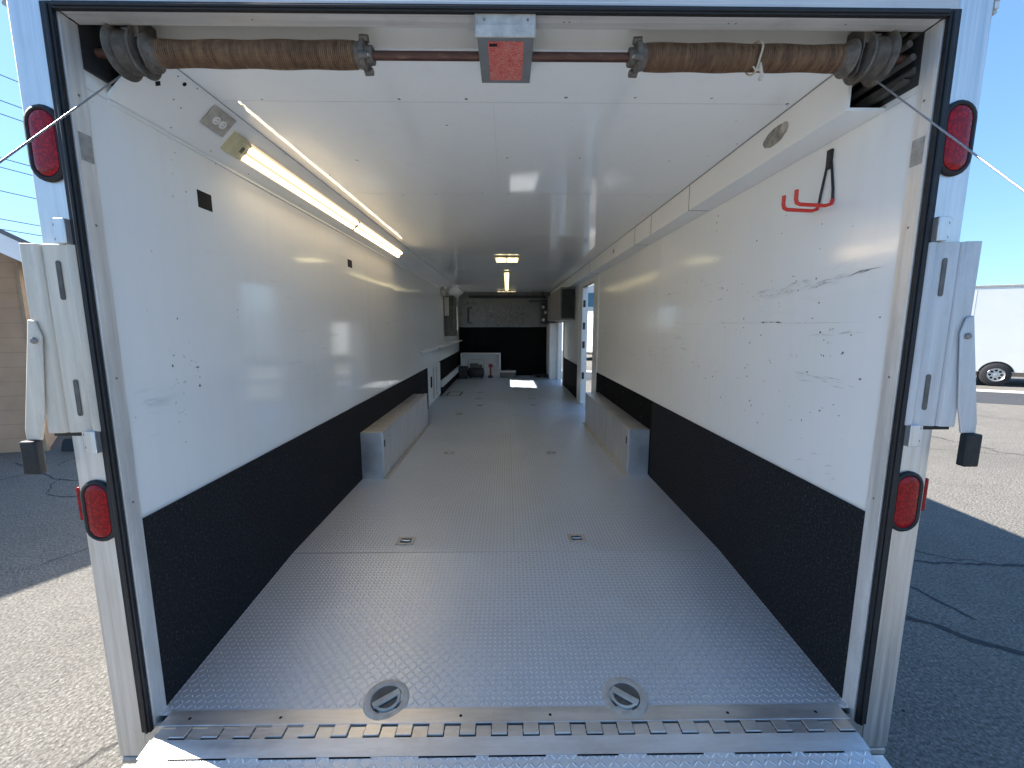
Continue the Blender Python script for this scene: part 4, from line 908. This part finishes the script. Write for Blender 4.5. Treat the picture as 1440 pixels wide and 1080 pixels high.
b_ = nb(simple('tan_trim', (0.40, 0.27, 0.17), 0.7)); b_.box(loc(A0).x-0.02, loc(A0).x+0.02, loc(A0).y-0.03, loc(A0).y+0.01, 0, roof_h(A0)-0.02); b_.build('corner_trim', B)
# black wheel stop beside it
H = thing('rubber_wheel_stop', (-5.35, 4.62, 0), 'low black rubber wheel stop on the shaded asphalt beside the tan building', 'wheel stop', rz=0.02)
b_ = nb(M['rubber']); b_.prism([(-0.10, 0), (0.10, 0), (0.07, 0.13), (0.04, 0.17), (-0.04, 0.17), (-0.07, 0.13)], 'x', -0.95, 0.95); b_.build('block', H, bevel=0.01)
for x in (-0.75, 0.75):
    b_ = nb(M['galv']); b_.lathe([(0, 0.025), (0.01, 0.02)], (x, 0, 0.1705), (0, 0, 1), 10); b_.build('spike_head', H)

# power lines: each wire its own thing, hung between two timber poles
wd = Vector((0.30, 0.954, 0)).normalized()
wires = [(-16.0, 13.31, 9.61, 'topmost'), (-16.0, 13.2, 8.81, 'second from the top'), (-16.0, 13.14, 8.39, 'third from the top'), (-16.0, 12.94, 7.01, 'fourth from the top'), (-16.0, 12.9, 6.72, 'fifth from the top'), (-16.0, 12.8, 5.98, 'third from the bottom'), (-16.0, 12.67, 5.1, 'second from the bottom'), (-16.0, 12.63, 4.78, 'lowest')]
M['line'] = simple('power_line', (0.05, 0.06, 0.07), 0.6)
for (x, y, z, nm) in wires:
    c_ = Vector((x, y, z)); b_ = nb(M['line']); pts = []
    for k in range(25):
        s_ = -30 + 75*k/24; sag = 0.0011*(s_-7.5)**2 - 0.0011*56; pts.append(c_ + wd*s_ + Vector((0, 0, sag)))
    b_.tube(pts, 0.013, 5); b_.build('power_line', label='thin overhead wire at far left, %s' % nm, cat='power line', group='overhead wires left of the trailer')

# ------------------------------------------------------------------ outside, right: white trailer on the road
ang = math.atan2(-0.446, 0.895)
def parked_trailer(name, loc_, rzz, Lh, Wd, zb, zt, wheels, lb, group=None):
    B = thing(name, loc_, lb, 'trailer', None, rzz)
    b_ = nb(M['trailer_white']); b_.box(-Lh, Lh, 0, Wd, zb, zt); 
    b_.use(M['seam2'])
    k = -Lh+1.2
    while k < Lh-0.5: b_.box(k, k+0.012, -0.003, 0.0, zb+0.03, zt-0.06); k += 1.22
    b_.build('body', B, bevel=0.03)
    b_ = nb(M['galv']); b_.box(-Lh-0.02, Lh+0.02, -0.012, Wd+0.012, zt-0.002, zt+0.06); b_.build('roof_rail', B, bevel=0.01)
    b_ = nb(simple('tan_frame', (0.30, 0.24, 0.19), 0.6)); b_.box(-Lh+0.1, Lh-0.1, 0.1, Wd-0.1, zb-0.13, zb-0.002); b_.build('frame', B)
    for x in wheels:
        b_ = nb(M['tyre']); b_.lathe([(0, 0.19), (0.0, 0.30), (0.03, 0.34), (0.18, 0.34), (0.21, 0.30), (0.21, 0.19)], (x, 0.17, 0.34), (0, -1, 0), 28, cap=False); wv = b_.build('wheel', B)
        b_ = nb(M['rim']); b_.lathe([(0.19, 0.19), (0.205, 0.20), (0.212, 0.195), (0.19, 0.18), (0.165, 0.06), (0.20, 0.05), (0.21, 0.03)], (x, 0.17, 0.34), (0, -1, 0), 24)
        b_.use(M['black'])
        for q in range(8):
            aa = q*math.pi/4; cc = Vector((x+0.125*math.cos(aa), 0.17-0.189, 0.34+0.125*math.sin(aa)))
            b_.lathe([(0, 0.034), (0.004, 0.034)], cc, (0, -1, 0), 8)
        b_.build('rim', wv)
        b_ = nb(M['black']); b_.prism([(x+0.39*math.cos(t_), max(0.43, 0.34+0.39*math.sin(t_))) for t_ in [math.pi*q/16 for q in range(17)]], 'y', -0.004, -0.001); b_.build('wheel_arch', B)
    return B
parked_trailer('parked_trailer', (14.2, 10.72, 0), ang, 4.2, 2.3, 0.42, 2.86, (0.10, -0.86), 'white enclosed trailer parked across the lot at the right edge of the photo')
B2 = parked_trailer('parked_trailer', (2.75, 19.0, 0), math.radians(0), 2.6, 7.0, 0.45, 2.40, (-1.6,), 'white trailer seen through the side doorway beyond the sunlit ground')
B2.location = (4.6, 19.0, 0); B2.rotation_euler.z = math.radians(-48)
B = thing('office_building', (14, 58, 0), 'pale two-storey building with blue windows glimpsed through the side doorway', 'building')
b_ = nb(M['stucco']); b_.box(-11, 11, 0, 14, 0, 8.2); b_.build('wall', B); b_ = nb(M['fascia']); b_.box(-11.3, 11.3, -0.3, 14.3, 8.202, 8.7); b_.build('roof', B)
for k in range(9):
    for z in (1.0, 4.4):
        b_ = nb(M['glass']); b_.box(-10.2+k*2.35, -8.5+k*2.35, -0.06, -0.002, z, z+1.9); b_.build('window', B)
        
bpy.context.view_layer.update()
